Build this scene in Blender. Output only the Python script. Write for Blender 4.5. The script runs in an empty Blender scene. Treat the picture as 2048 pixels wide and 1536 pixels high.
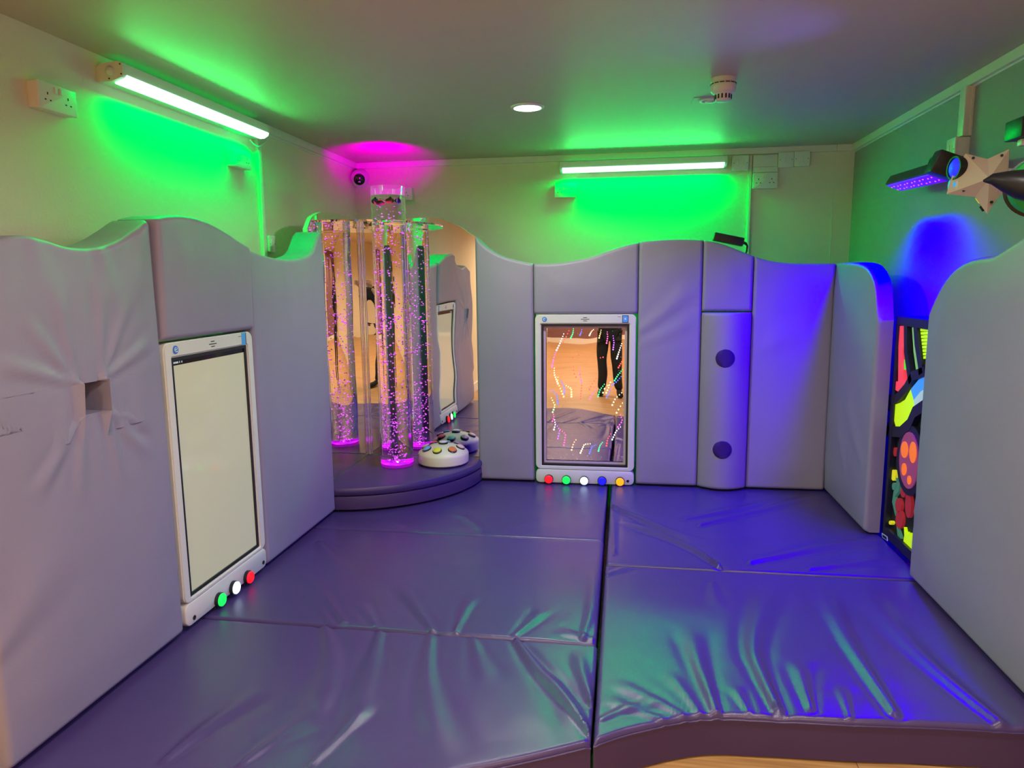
import bpy, bmesh, math, random
import numpy as np
from mathutils import Vector, Matrix
random.seed(7); rng = np.random.default_rng(7)
scene = bpy.context.scene
COL = scene.collection
PI = math.pi

# ------------------------------------------------------------------ camera
FPX = 1417.68
CAM = Vector((0.0, 0.0, 1.44))
RT = Vector((0.98782773, 0.15515538, -0.01109923))
UP = Vector((-0.01189075, 0.14646453, 0.98914445))
FW = Vector((-0.15509673, 0.97697234, -0.14652664))
cd = bpy.data.cameras.new('camera'); cam = bpy.data.objects.new('camera', cd); COL.objects.link(cam)
cd.sensor_width = 36.0; cd.lens = FPX / 2048 * 36.0; cd.clip_start = 0.01
cam.matrix_world = Matrix(((RT.x, UP.x, -FW.x, CAM.x), (RT.y, UP.y, -FW.y, CAM.y), (RT.z, UP.z, -FW.z, CAM.z), (0, 0, 0, 1)))
scene.camera = cam
def hit(px, py, ax, val):
    """where the sight line through a photo pixel meets the plane axis=val"""
    d = FW + RT * ((px - 1024) / FPX) - UP * ((py - 768) / FPX)
    return CAM + d * ((val - CAM[ax]) / d[ax])

# main planes (metres)
XL, YB, XR, XR2 = -1.599, 4.382, 1.209, 1.224      # padded faces
WL, WB, WR, ZC, TM = -1.922, 5.022, 1.456, 2.273, 0.14
XM, YM = -1.685, 4.45                                # mirror planes
ZP = 0.285                                           # podium top

# ------------------------------------------------------------------ materials
def lin(c): return tuple((x / 12.92 if x <= 0.04045 else ((x + 0.055) / 1.055) ** 2.4) for x in c)
def srgb(r, g, b): return lin((r / 255, g / 255, b / 255))
MATS = {}
def mat(name, col, rough=0.5, metal=0.0, bump=0.0, bscale=60.0, var=0.0, vscale=4.0, emit=None, estr=0.0, coat=0.0, spec=0.5,
        trans=0.0, ior=1.45, aniso=None, bdetail=3.0):
    m = bpy.data.materials.new(name); m.use_nodes = True
    nt = m.node_tree; b = nt.nodes['Principled BSDF']
    b.inputs['Base Color'].default_value = (*col, 1); b.inputs['Roughness'].default_value = rough
    b.inputs['Metallic'].default_value = metal; b.inputs['Specular IOR Level'].default_value = spec
    b.inputs['Coat Weight'].default_value = coat; b.inputs['Transmission Weight'].default_value = trans
    b.inputs['IOR'].default_value = ior
    if emit:
        b.inputs['Emission Color'].default_value = (*emit, 1); b.inputs['Emission Strength'].default_value = estr
    tc = nt.nodes.new('ShaderNodeTexCoord')
    mp = nt.nodes.new('ShaderNodeMapping'); nt.links.new(tc.outputs['Object'], mp.inputs[0])
    if aniso: mp.inputs['Scale'].default_value = aniso
    if var > 0:
        n = nt.nodes.new('ShaderNodeTexNoise'); n.inputs['Scale'].default_value = vscale; n.inputs['Detail'].default_value = 4
        nt.links.new(mp.outputs[0], n.inputs['Vector'])
        r = nt.nodes.new('ShaderNodeValToRGB')
        r.color_ramp.elements[0].position = 0.3; r.color_ramp.elements[1].position = 0.7
        r.color_ramp.elements[0].color = (*[x * (1 - var) for x in col], 1)
        r.color_ramp.elements[1].color = (*[min(1, x * (1 + var)) for x in col], 1)
        nt.links.new(n.outputs['Fac'], r.inputs[0]); nt.links.new(r.outputs[0], b.inputs['Base Color'])
    if bump > 0:
        n2 = nt.nodes.new('ShaderNodeTexNoise'); n2.inputs['Scale'].default_value = bscale; n2.inputs['Detail'].default_value = bdetail
        nt.links.new(mp.outputs[0], n2.inputs['Vector'])
        bp = nt.nodes.new('ShaderNodeBump'); bp.inputs['Strength'].default_value = bump; bp.inputs['Distance'].default_value = 0.01
        nt.links.new(n2.outputs['Fac'], bp.inputs['Height']); nt.links.new(bp.outputs[0], b.inputs['Normal'])
    MATS[name] = m
    return m

M = MATS
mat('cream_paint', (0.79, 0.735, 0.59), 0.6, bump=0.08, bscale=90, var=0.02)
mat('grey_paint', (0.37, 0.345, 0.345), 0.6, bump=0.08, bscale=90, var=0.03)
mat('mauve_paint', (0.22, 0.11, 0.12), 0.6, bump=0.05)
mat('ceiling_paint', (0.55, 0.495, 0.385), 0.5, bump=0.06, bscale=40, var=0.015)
mat('white_plastic', (0.80, 0.79, 0.76), 0.35)
mat('trunking_plastic', (0.78, 0.75, 0.70), 0.4)
mat('dark_slot', (0.012, 0.012, 0.012), 0.6)
mat('black_plastic', (0.015, 0.015, 0.017), 0.35)
mat('black_gloss', (0.008, 0.008, 0.01), 0.08)
mat('lilac_vinyl', (0.31, 0.278, 0.38), 0.44, bump=0.10, bscale=380, var=0.03, vscale=2.5)
mat('purple_vinyl', (0.064, 0.040, 0.162), 0.27, bump=0.10, bscale=420, var=0.05, vscale=3.0, spec=0.7)
mat('dark_purple_vinyl', (0.060, 0.034, 0.130), 0.36, bump=0.10, bscale=420, spec=0.5)
mat('purple_dot_vinyl', (0.045, 0.012, 0.15), 0.6, spec=.3)
mat('display_white', (0.76, 0.74, 0.68), 0.32)
mat('console_cream', (0.80, 0.75, 0.56), 0.35)
mat('screen_cream', (0.40, 0.38, 0.28), 0.06, emit=(0.62, 0.60, 0.40), estr=0.36)
mat('clear_acrylic', (1, 1, 1), 0.0, trans=1.0, ior=1.45)
mat('glow_tinted_acrylic', (1, .72, .97), 0.0, trans=1.0, ior=1.45, emit=(1, .1, .9), estr=.10)  # clear acrylic; the tube's magenta glow is put in as tint and emission
mat('water', (1.0, 0.97, 1.0), 0.0, trans=1.0, ior=1.33)
mat('bubble_white', (0.95, 0.9, 0.95), 0.35)
mat('brass_edge', (0.6, 0.6, 0.58), 0.15, metal=1.0)
mat('green_sticker', (0.05, 0.5, 0.15), 0.4)
mat('star_plastic', (0.62, 0.50, 0.40), 0.42)
mat('camera_white', (0.72, 0.70, 0.70), 0.3)
mat('green_lit_fabric', (0.02, 0.42, 0.07), 0.6, bump=0.3, bscale=30)  # dark green, with the green light falling on it put into the colour
mat('panel_navy', (0.012, 0.012, 0.03), 0.4)
mat('panel_black', (0.01, 0.014, 0.012), 0.75, bump=0.3, bscale=200)
mat('border_lilac', (.62, .50, .60), .3)
mat('blue_badge', (0.05, 0.22, 0.65), 0.3)
mat('blue_sticker', (0.10, 0.42, 0.90), 0.35)
mat('pale_sticker', (0.75, 0.85, 0.95), 0.35)
mat('purple_ink', (0.06, 0.02, 0.10), 0.5)
mat('skin', (0.50, 0.30, 0.22), 0.5)
mat('black_cloth', (0.018, 0.017, 0.018), 0.85, bump=0.2, bscale=150)
mat('dark_trouser', (0.022, 0.021, 0.024), 0.85, bump=0.2, bscale=150)
mat('hair_black', (0.012, 0.010, 0.009), 0.5, bump=0.4, bscale=120)
mat('eye_white', (0.8, 0.8, 0.8), 0.2)
mat('lip', (0.42, 0.16, 0.14), 0.5)
mat('strap_black', (0.01, 0.01, 0.01), 0.7)
def neon(name, c, e=0.55): return mat(name, c, 0.5, emit=c, estr=e)
neon('neon_red', srgb(255, 70, 95)); neon('neon_green', srgb(70, 235, 60)); neon('neon_lime', srgb(205, 245, 10))
neon('neon_pale', srgb(150, 195, 130), 0.35); neon('neon_blue', srgb(70, 150, 255)); neon('neon_white', srgb(190, 205, 230), 0.4)
neon('neon_orange', srgb(255, 120, 40)); neon('uv_mauve', srgb(150, 65, 110), 0.4); neon('uv_dark_red', srgb(165, 40, 50), 0.4)
neon('uv_teal', srgb(70, 130, 110), 0.35); neon('uv_yellow', srgb(230, 220, 40), 0.5)
# lamps
def emat(name, c, s): return mat(name, (min(1, c[0]), min(1, c[1]), min(1, c[2])), 0.5, emit=c, estr=s)
emat('green_tube_light', (0.50, 1.0, 0.72), 2.2)
emat('green_slit_light', (0.02, 1.0, 0.18), 1.6)
emat('uv_diode', (0.10, 0.0, 1.0), 1.0)
emat('uv_diode_core', (0.9, 0.15, 0.9), 1.2)
emat('warm_lamp', (1.0, 0.93, 0.82), 9.0)
emat('magenta_base', (0.40, 0.005, 0.55), 0.75)
emat('lens_blue', (0.02, 0.02, 1.0), 1.0); emat('lens_cyan', (0.02, 0.30, 0.75), 0.8)
for n, c, s in (('red', (1.0, 0.01, 0.02), 1.0), ('green', (0.01, 0.85, 0.10), 1.0), ('white', (0.75, 0.92, 1.0), 1.1), ('blue', (0.01, 0.01, 1.0), 1.0), ('amber', (1.0, 0.46, 0.01), 0.75)):
    emat('button_' + n, c, s)
LED = {'r': (1, .08, .06), 'g': (.05, .9, .25), 'b': (.08, .15, 1), 'w': (1, 1, 1), 'm': (.9, .1, .75), 'p': (1, .1, .35), 'v': (.45, .12, .95),
       'y': (1, .95, .45), 'o': (1, .6, .2), 'l': (.5, 1, .3)}
for k, c in LED.items(): emat('led_' + k, c, 2.2)

def mirror_material(name, col, wob, wscale, dist=0.01, rough=0.0):
    m = bpy.data.materials.new(name); m.use_nodes = True; nt = m.node_tree
    for n in list(nt.nodes): nt.nodes.remove(n)
    out = nt.nodes.new('ShaderNodeOutputMaterial'); g = nt.nodes.new('ShaderNodeBsdfGlossy')
    g.inputs['Color'].default_value = (*col, 1); g.inputs['Roughness'].default_value = rough
    tc = nt.nodes.new('ShaderNodeTexCoord'); n = nt.nodes.new('ShaderNodeTexNoise')
    n.inputs['Scale'].default_value = wscale; n.inputs['Detail'].default_value = 0.6
    bp = nt.nodes.new('ShaderNodeBump'); bp.inputs['Strength'].default_value = wob; bp.inputs['Distance'].default_value = dist
    nt.links.new(tc.outputs['Object'], n.inputs['Vector']); nt.links.new(n.outputs['Fac'], bp.inputs['Height'])
    nt.links.new(bp.outputs[0], g.inputs['Normal']); nt.links.new(g.outputs[0], out.inputs[0])
    M[name] = m
mirror_material('acrylic_mirror', (0.86, 0.85, 0.84), 0.17, 3.2, 0.012)
mirror_material('panel_mirror', (0.80, 0.74, 0.78), 0.10, 4.0, 0.01)

def wood_material():
    m = bpy.data.materials.new('oak_floor'); m.use_nodes = True; nt = m.node_tree; b = nt.nodes['Principled BSDF']
    b.inputs['Roughness'].default_value = 0.38
    tc = nt.nodes.new('ShaderNodeTexCoord')
    br = nt.nodes.new('ShaderNodeTexBrick'); br.inputs['Scale'].default_value = 1.0
    br.inputs['Brick Width'].default_value = 1.4; br.inputs['Row Height'].default_value = 0.16; br.inputs['Mortar Size'].default_value = 0.0015
    br.inputs['Color1'].default_value = (0.50, 0.29, 0.12, 1); br.inputs['Color2'].default_value = (0.58, 0.35, 0.155, 1); br.inputs['Mortar'].default_value = (0.2, 0.1, 0.04, 1)
    nt.links.new(tc.outputs['Object'], br.inputs['Vector'])
    mp = nt.nodes.new('ShaderNodeMapping'); mp.inputs['Scale'].default_value = (1.5, 26, 1); nt.links.new(tc.outputs['Object'], mp.inputs[0])
    n = nt.nodes.new('ShaderNodeTexNoise'); n.inputs['Scale'].default_value = 2.2; n.inputs['Detail'].default_value = 6; nt.links.new(mp.outputs[0], n.inputs['Vector'])
    r = nt.nodes.new('ShaderNodeValToRGB'); r.color_ramp.elements[0].color = (0.72, 0.66, 0.6, 1); r.color_ramp.elements[1].color = (1.1, 1.08, 1.02, 1)
    r.color_ramp.elements[0].position = .35; r.color_ramp.elements[1].position = .65
    nt.links.new(n.outputs['Fac'], r.inputs[0])
    mx = nt.nodes.new('ShaderNodeMix'); mx.data_type = 'RGBA'; mx.blend_type = 'MULTIPLY'; mx.inputs[0].default_value = 1
    nt.links.new(br.outputs['Color'], mx.inputs[6]); nt.links.new(r.outputs[0], mx.inputs[7]); nt.links.new(mx.outputs[2], b.inputs['Base Color'])
    M['oak_floor'] = m
wood_material()

# ------------------------------------------------------------------ object helpers
def tag(o, label=None, cat=None, group=None, kind=None):
    if label: o['label'] = label
    if cat: o['category'] = cat
    if group: o['group'] = group
    if kind: o['kind'] = kind
    return o
def thing(name, label, cat, mw=None, group=None):
    o = bpy.data.objects.new(name, None); COL.objects.link(o); o.empty_display_size = 0.05
    if mw is not None: o.matrix_world = mw
    return tag(o, label, cat, group)
class MB:
    """collects shapes of ONE part"""
    def __init__(s): s.v = []; s.f = []; s.mi = []; s.cur = 0
    def add(s, vs, fs, T=None):
        b = len(s.v)
        for p in vs:
            p = Vector(p)
            s.v.append(tuple(T @ p) if T is not None else tuple(p))
        for f in fs: s.f.append(tuple(b + i for i in f)); s.mi.append(s.cur)
        return s
    def box(s, x0, x1, y0, y1, z0, z1, T=None, b=0.0):
        if b <= 0:
            vs = [(x, y, z) for x in (x0, x1) for y in (y0, y1) for z in (z0, z1)]
            return s.add(vs, [(0, 1, 3, 2), (4, 6, 7, 5), (0, 4, 5, 1), (2, 3, 7, 6), (0, 2, 6, 4), (1, 5, 7, 3)], T)
        bm = bmesh.new(); bmesh.ops.create_cube(bm, size=1.0)
        for v in bm.verts: v.co = Vector(((x0 + x1) / 2 + v.co.x * (x1 - x0), (y0 + y1) / 2 + v.co.y * (y1 - y0), (z0 + z1) / 2 + v.co.z * (z1 - z0)))
        bmesh.ops.bevel(bm, geom=list(bm.edges), offset=b, segments=2, affect='EDGES', profile=0.6)
        bm.verts.index_update()
        s.add([v.co.copy() for v in bm.verts], [[v.index for v in f.verts] for f in bm.faces], T); bm.free(); return s
    def lathe(s, prof, n=32, T=None, arc=2 * PI):
        """prof: (r, z) from bottom to top, closed onto the axis where r=0"""
        vs = []; fs = []; full = abs(arc - 2 * PI) < 1e-6; m = n if full else n + 1
        for r, z in prof:
            for i in range(m):
                a = arc * i / n; vs.append((r * math.cos(a), r * math.sin(a), z))
        for j in range(len(prof) - 1):
            for i in range(n):
                k = (i + 1) % m
                fs.append((j * m + i, j * m + k, (j + 1) * m + k, (j + 1) * m + i))
        return s.add(vs, fs, T)
    def disc(s, r, z, n=32, T=None):
        return s.add([(r * math.cos(2 * PI * i / n), r * math.sin(2 * PI * i / n), z) for i in range(n)], [tuple(range(n))], T)
    def prism(s, poly, w0, w1, T=None):
        """poly (u,v) counter-clockwise, extruded w0 -> w1"""
        n = len(poly); vs = [(u, v, w0) for u, v in poly] + [(u, v, w1) for u, v in poly]
        fs = [tuple(reversed(range(n))), tuple(range(n, 2 * n))] + [(i, (i + 1) % n, n + (i + 1) % n, n + i) for i in range(n)]
        return s.add(vs, fs, T)
    def tube(s, pts, r, n=10, T=None, cap=True):
        pts = [Vector(p) for p in pts]; rr = r if isinstance(r, (list, tuple)) else [r] * len(pts)
        vs = []; fs = []; ref = Vector((0.123, 0.45, 0.88))
        for i, p in enumerate(pts):
            t = (pts[min(i + 1, len(pts) - 1)] - pts[max(i - 1, 0)]).normalized()
            a = t.cross(ref).normalized(); b = t.cross(a)
            for k in range(n):
                an = 2 * PI * k / n; vs.append(p + (a * math.cos(an) + b * math.sin(an)) * rr[i])
        for i in range(len(pts) - 1):
            for k in range(n):
                fs.append((i * n + k, i * n + (k + 1) % n, (i + 1) * n + (k + 1) % n, (i + 1) * n + k))
        if cap: fs.append(tuple(reversed(range(n)))); fs.append(tuple((len(pts) - 1) * n + k for k in range(n)))
        return s.add(vs, fs, T)
    def ball(s, c, r, T=None, sub=2, sc=(1, 1, 1)):
        bm = bmesh.new(); bmesh.ops.create_icosphere(bm, subdivisions=sub, radius=r); bm.verts.index_update()
        s.add([Vector((c[0] + v.co.x * sc[0], c[1] + v.co.y * sc[1], c[2] + v.co.z * sc[2])) for v in bm.verts], [[v.index for v in f.verts] for f in bm.faces], T); bm.free(); return s
    def build(s, name, m, parent=None, smooth=True, mw=None, angle=40, fix=True):
        me = bpy.data.meshes.new(name); me.from_pydata(s.v, [], s.f)
        ms = m if isinstance(m, (list, tuple)) else [m]
        for x in ms: me.materials.append(M[x] if isinstance(x, str) else x)
        if len(ms) > 1:
            for p, i in zip(me.polygons, s.mi): p.material_index = i
        if fix:
            bm = bmesh.new(); bm.from_mesh(me); bmesh.ops.recalc_face_normals(bm, faces=bm.faces); bm.to_mesh(me); bm.free()
        if smooth:
            me.polygons.foreach_set('use_smooth', [True] * len(me.polygons))
            try: me.set_sharp_from_angle(angle=math.radians(angle))
            except Exception: pass
        o = bpy.data.objects.new(name, me); COL.objects.link(o)
        if parent is not None: o.parent = parent
        if mw is not None: o.matrix_world = mw
        return o
def frame(o, u, v):
    u = Vector(u); v = Vector(v); w = u.cross(v)
    return Matrix(((u.x, v.x, w.x, o[0]), (u.y, v.y, w.y, o[1]), (u.z, v.z, w.z, o[2]), (0, 0, 0, 1)))
def on_left(y, z, x=WL): return frame((x, y, z), (0, 1, 0), (0, 0, 1))      # u = +Y, v = up, w = into the room
def on_back(x, z, y=WB): return frame((x, y, z), (1, 0, 0), (0, 0, 1))
def on_right(y, z, x=WR): return frame((x, y, z), (0, -1, 0), (0, 0, 1))
def rot(ax, a): return Matrix.Rotation(a, 4, ax)
def tr(x, y, z): return Matrix.Translation((x, y, z))
def struct(name, mb, m, **k): return tag(mb.build(name, m, **k), kind='structure')
def rrect(u0, u1, v0, v1, r, n=6):
    p = []
    for cx, cy, a0 in ((u1 - r, v0 + r, -PI / 2), (u1 - r, v1 - r, 0), (u0 + r, v1 - r, PI / 2), (u0 + r, v0 + r, PI)):
        for i in range(n + 1):
            a = a0 + PI / 2 * i / n; p.append((cx + r * math.cos(a), cy + r * math.sin(a)))
    return p
def rslab(mb, u0, u1, v0, v1, r, w0, w1, b=0.004, T=None):
    """rounded plate with a bevelled front edge"""
    A = rrect(u0, u1, v0, v1, r); B = rrect(u0 + b, u1 - b, v0 + b, v1 - b, max(r - b, 0.001)); n = len(A)
    B2 = rrect(u0 + b * .3, u1 - b * .3, v0 + b * .3, v1 - b * .3, max(r - b * .3, 0.001))
    vs = [(u, v, w0) for u, v in A] + [(u, v, w1 - b) for u, v in A] + [(u, v, w1 - b * .3) for u, v in B2] + [(u, v, w1) for u, v in B]
    fs = [tuple(reversed(range(n))), tuple(range(3 * n, 4 * n))]
    for j in range(3): fs += [(j * n + i, j * n + (i + 1) % n, (j + 1) * n + (i + 1) % n, (j + 1) * n + i) for i in range(n)]
    return mb.add(vs, fs, T)
def frame_ring(mb, o, i, w0, w1, T=None):
    """picture-frame solid between two polygons of the same point count"""
    n = len(o); vs = [(u, v, w0) for u, v in o] + [(u, v, w1) for u, v in o] + [(u, v, w0) for u, v in i] + [(u, v, w1) for u, v in i]
    fs = []
    for k in range(n):
        j = (k + 1) % n
        fs += [(k, j, n + j, n + k), (n + k, n + j, 3 * n + j, 3 * n + k), (3 * n + k, 3 * n + j, 2 * n + j, 2 * n + k), (2 * n + k, 2 * n + j, j, k)]
    return mb.add(vs, fs, T)

# smooth curve through points
def interp(xs, ys):
    xs = np.array(xs, float); ys = np.array(ys, float); o = np.argsort(xs); xs = xs[o]; ys = ys[o]
    d = np.gradient(ys, xs)
    def f(x):
        x = np.clip(np.asarray(x, float), xs[0], xs[-1]); k = np.clip(np.searchsorted(xs, x) - 1, 0, len(xs) - 2)
        h = xs[k + 1] - xs[k]; t = (x - xs[k]) / h
        return (ys[k] * (1 + 2 * t) * (1 - t) ** 2 + d[k] * h * t * (1 - t) ** 2 + ys[k + 1] * t * t * (3 - 2 * t) + d[k + 1] * h * t * t * (t - 1))
    return f
# soft folds: every fold is (points, width, height); the fold fades along its length
def folds(U, V, lst):
    W = np.zeros_like(U)
    for pts, wd, am in lst:
        P = np.array([(p[0], p[1]) for p in pts], float)
        for _ in range(2):
            if len(P) > 2: P = np.vstack([P[:1]] + [np.vstack([.75 * P[i] + .25 * P[i + 1], .25 * P[i] + .75 * P[i + 1]]) for i in range(len(P) - 1)] + [P[-1:]])
        L = np.r_[0, np.cumsum(np.hypot(*np.diff(P, axis=0).T))]; tot = L[-1]
        best = np.full(U.shape, 1e9); s = np.zeros_like(U)
        for i in range(len(P) - 1):
            a, b = P[i], P[i + 1]; ab = b - a; t = np.clip(((U - a[0]) * ab[0] + (V - a[1]) * ab[1]) / (ab @ ab), 0, 1)
            d = np.hypot(U - a[0] - t * ab[0], V - a[1] - t * ab[1]); mk = d < best
            best = np.where(mk, d, best); s = np.where(mk, (L[i] + t * math.sqrt(ab @ ab)) / tot, s)
        w = wd * (0.45 + 1.1 * s); q = best / w
        W += am * (1 - 0.55 * s) * np.clip((1 - s) * 4, 0, 1) * np.exp(-q * q) - am * 0.35 * np.clip((1 - s) * 4, 0, 1) * np.exp(-((q - 1.9) / .9) ** 2)
    return W
_ph = rng.uniform(0, 6.28, (12, 3)); _fr = rng.normal(0, 1, (12, 2))
def ripple(U, V, k, seed=0):
    r = np.zeros_like(U)
    for i in range(12):
        r += np.sin((U * _fr[i, 0] + V * _fr[i, 1]) * k * (0.6 + 0.12 * i) + _ph[i, 0] + seed * 1.7 * (i + 1)) / 12
    return r
def dense(a, b, step, r):
    e = [0, .06 * r, .2 * r, .45 * r, .75 * r, r]
    inner = np.linspace(a + r, b - r, max(2, int((b - a - 2 * r) / step) + 1))
    return np.unique(np.round(np.r_[a + np.array(e), inner, b - np.array(e)], 5))
def roundoff(d, r):
    q = np.clip(d / r, 0, 1); return r * (1 - np.sqrt(np.clip(1 - (1 - q) ** 2, 0, 1)))

def pad(name, mw, u0, u1, v0, top, thick, label, cat='wall pad', group='lilac wall pads', r=0.02, puff=0.008, fold=(), hole=None, bulge=0.0,
        step=0.03, material='lilac_vinyl', vmid=1.28, seed=0, tilt=0.0, parent=None, sideu=None):
    """upholstered panel: local u right, v up, face at w=0; top is a number or a function of u; sideu(v) trims the far edge"""
    us = dense(u0, u1, step, r)
    ftop = top if callable(top) else (lambda x: np.full_like(np.asarray(x, float), top))
    tops = ftop(us); tmin = float(tops.min()); vm = min(vmid, v0 + (tmin - v0) * 0.6)
    lo = dense(v0, v0 + 2 * (vm - v0), step, r); lo = lo[lo < vm - 1e-4]
    if hole:
        us = np.unique(np.round(np.r_[us[(np.abs(us - hole[0]) > .006) & (np.abs(us - hole[1]) > .006)], hole[0], hole[1]], 5)); tops = ftop(us)
        lo = np.unique(np.round(np.r_[lo[(np.abs(lo - hole[2]) > .006) & (np.abs(lo - hole[3]) > .006)], hole[2], hole[3]], 5))
    hh = (tmin - vm); hi = dense(vm - hh, tmin, step, r); hi = hi[hi >= vm - 1e-4]; f = (hi - vm) / hh
    nu, nv = len(us), len(lo) + len(hi)
    U = np.repeat(us[:, None], nv, 1); V = np.zeros((nu, nv))
    V[:, :len(lo)] = lo[None]; V[:, len(lo):] = vm + f[None] * (tops[:, None] - vm)
    if sideu is not None:
        lim = sideu(V); U = u0 + (U - u0) * (lim - u0) / (u1 - u0)
    ue = u1 if sideu is None else lim
    du = np.minimum(U - u0, ue - U); dv = np.minimum(V - v0, tops[:, None] - V)
    W = -np.minimum(roundoff(du, r) + roundoff(dv, r), 1.2 * r)
    soft = np.clip(du / .16, 0, 1) * np.clip(dv / .16, 0, 1); soft = soft * soft * (3 - 2 * soft)
    W = W + puff * soft + 0.0035 * soft * ripple(U, V, 5.0, seed)
    if bulge: W = W + bulge * (1 - (2 * (U - u0) / (u1 - u0) - 1) ** 2)
    if tilt: W = W + tilt * np.clip((V - v0) / (tmin - v0), 0, 1)
    if fold: W = W + folds(U, V, fold) * np.clip(np.minimum(du, dv) / .01 + .35, 0, 1)
    mb = MB(); vs = [(U[i, j], V[i, j], W[i, j]) for i in range(nu) for j in range(nv)]
    idx = lambda i, j: i * nv + j
    fs = []
    for i in range(nu - 1):
        for j in range(nv - 1):
            if hole and us[i] >= hole[0] - 1e-4 and us[i + 1] <= hole[1] + 1e-4 and V[i, j] >= hole[2] - 1e-4 and V[i, j + 1] <= hole[3] + 1e-4: continue
            fs.append((idx(i, j), idx(i + 1, j), idx(i + 1, j + 1), idx(i, j + 1)))
    loop = [(i, 0) for i in range(nu)] + [(nu - 1, j) for j in range(1, nv)] + [(i, nv - 1) for i in range(nu - 2, -1, -1)] + [(0, j) for j in range(nv - 2, 0, -1)]
    b0 = len(vs); n = len(loop)
    for dep in (0.35, 0.7, 1.0):
        for (i, j) in loop: vs.append((U[i, j], V[i, j], W[i, j] * (1 - dep) - thick * dep))
    prev = [idx(i, j) for i, j in loop]
    for k in range(3):
        cur = [b0 + k * n + q for q in range(n)]
        fs += [(prev[q], cur[q], cur[(q + 1) % n], prev[(q + 1) % n]) for q in range(n)]; prev = cur
    fs.append(tuple(prev))
    mb.add(vs, fs)
    if hole:
        h0, h1, g0, g1 = hole; dp = -0.11; ii = [k for k in range(nu) if h0 - 1e-4 <= us[k] <= h1 + 1e-4]; jj = [k for k in range(len(lo)) if g0 - 1e-4 <= lo[k] <= g1 + 1e-4]
        ring = [(i, jj[0]) for i in ii] + [(ii[-1], j) for j in jj[1:]] + [(i, jj[-1]) for i in reversed(ii[:-1])] + [(ii[0], j) for j in reversed(jj[1:-1])]
        hv = [(U[i, j], V[i, j], W[i, j]) for i, j in ring] + [(U[i, j], V[i, j], dp) for i, j in ring]; m = len(ring)
        mb.add(hv, [(q, (q + 1) % m, m + (q + 1) % m, m + q) for q in range(m)] + [tuple(range(m, 2 * m))])
    o = mb.build(name, material, parent=parent, mw=mw, angle=55, fix=True)
    if label: tag(o, label, cat, group)
    return o

# ------------------------------------------------------------------ room
YF = -9.6                                     # far wall of the hall behind the camera
XH = 3.2                                      # hall widens past the padded room
m = MB(); m.box(WL - .2, XH + .2, YF - .2, WB + .2, -0.1, 0.0); struct('floor', m, 'oak_floor', smooth=False)
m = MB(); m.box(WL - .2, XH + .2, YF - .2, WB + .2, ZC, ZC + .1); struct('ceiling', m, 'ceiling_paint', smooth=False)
m = MB(); m.box(WL - .15, WL, YF - .2, WB + .15, 0.0, ZC); struct('wall_left', m, 'cream_paint', smooth=False)
m = MB(); m.box(WL, WR, WB, WB + .15, 0.0, ZC); struct('wall_back', m, 'cream_paint', smooth=False)
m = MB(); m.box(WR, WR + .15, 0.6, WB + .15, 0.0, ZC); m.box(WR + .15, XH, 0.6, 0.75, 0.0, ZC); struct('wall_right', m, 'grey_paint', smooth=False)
m = MB(); m.box(XH, XH + .15, YF - .2, 0.75, 0.0, ZC); struct('wall_hall', m, 'cream_paint', smooth=False)
m = MB(); m.box(WL, XH, YF - .15, YF, 0.0, ZC); struct('wall_front', m, 'mauve_paint', smooth=False)
m = MB(); m.box(WL, XH, YF, YF + .02, 0.0, .11); struct('baseboard_front', m, 'white_plastic', smooth=False)
m = MB(); m.box(WL, WL + .018, YF + .02, 1.40, 0.0, .10); struct('baseboard_left', m, 'white_plastic', smooth=False)
# cable trunking under the ceiling
m = MB(); m.box(WL, WL + .023, 3.60, WB, ZC - .042, ZC - .001); m.box(WL, WL + .004, 3.6, WB, ZC - .052, ZC - .042); struct('trim_1', m, 'trunking_plastic', smooth=False)
m = MB(); m.box(WL + .0235, 1.34, WB - .023, WB, ZC - .042, ZC - .001, b=.001); m.box(1.3415, WR - .0235, WB - .023, WB, ZC - .042, ZC - .001, b=.001); struct('trim_2', m, 'trunking_plastic', smooth=False)
m = MB(); m.box(WR - .023, WR, 0.75, WB, ZC - .042, ZC - .001); m.box(WR - .006, WR, .75, WB, ZC - .05, ZC - .042); struct('trim_3', m, 'trunking_plastic', smooth=False)

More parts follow.
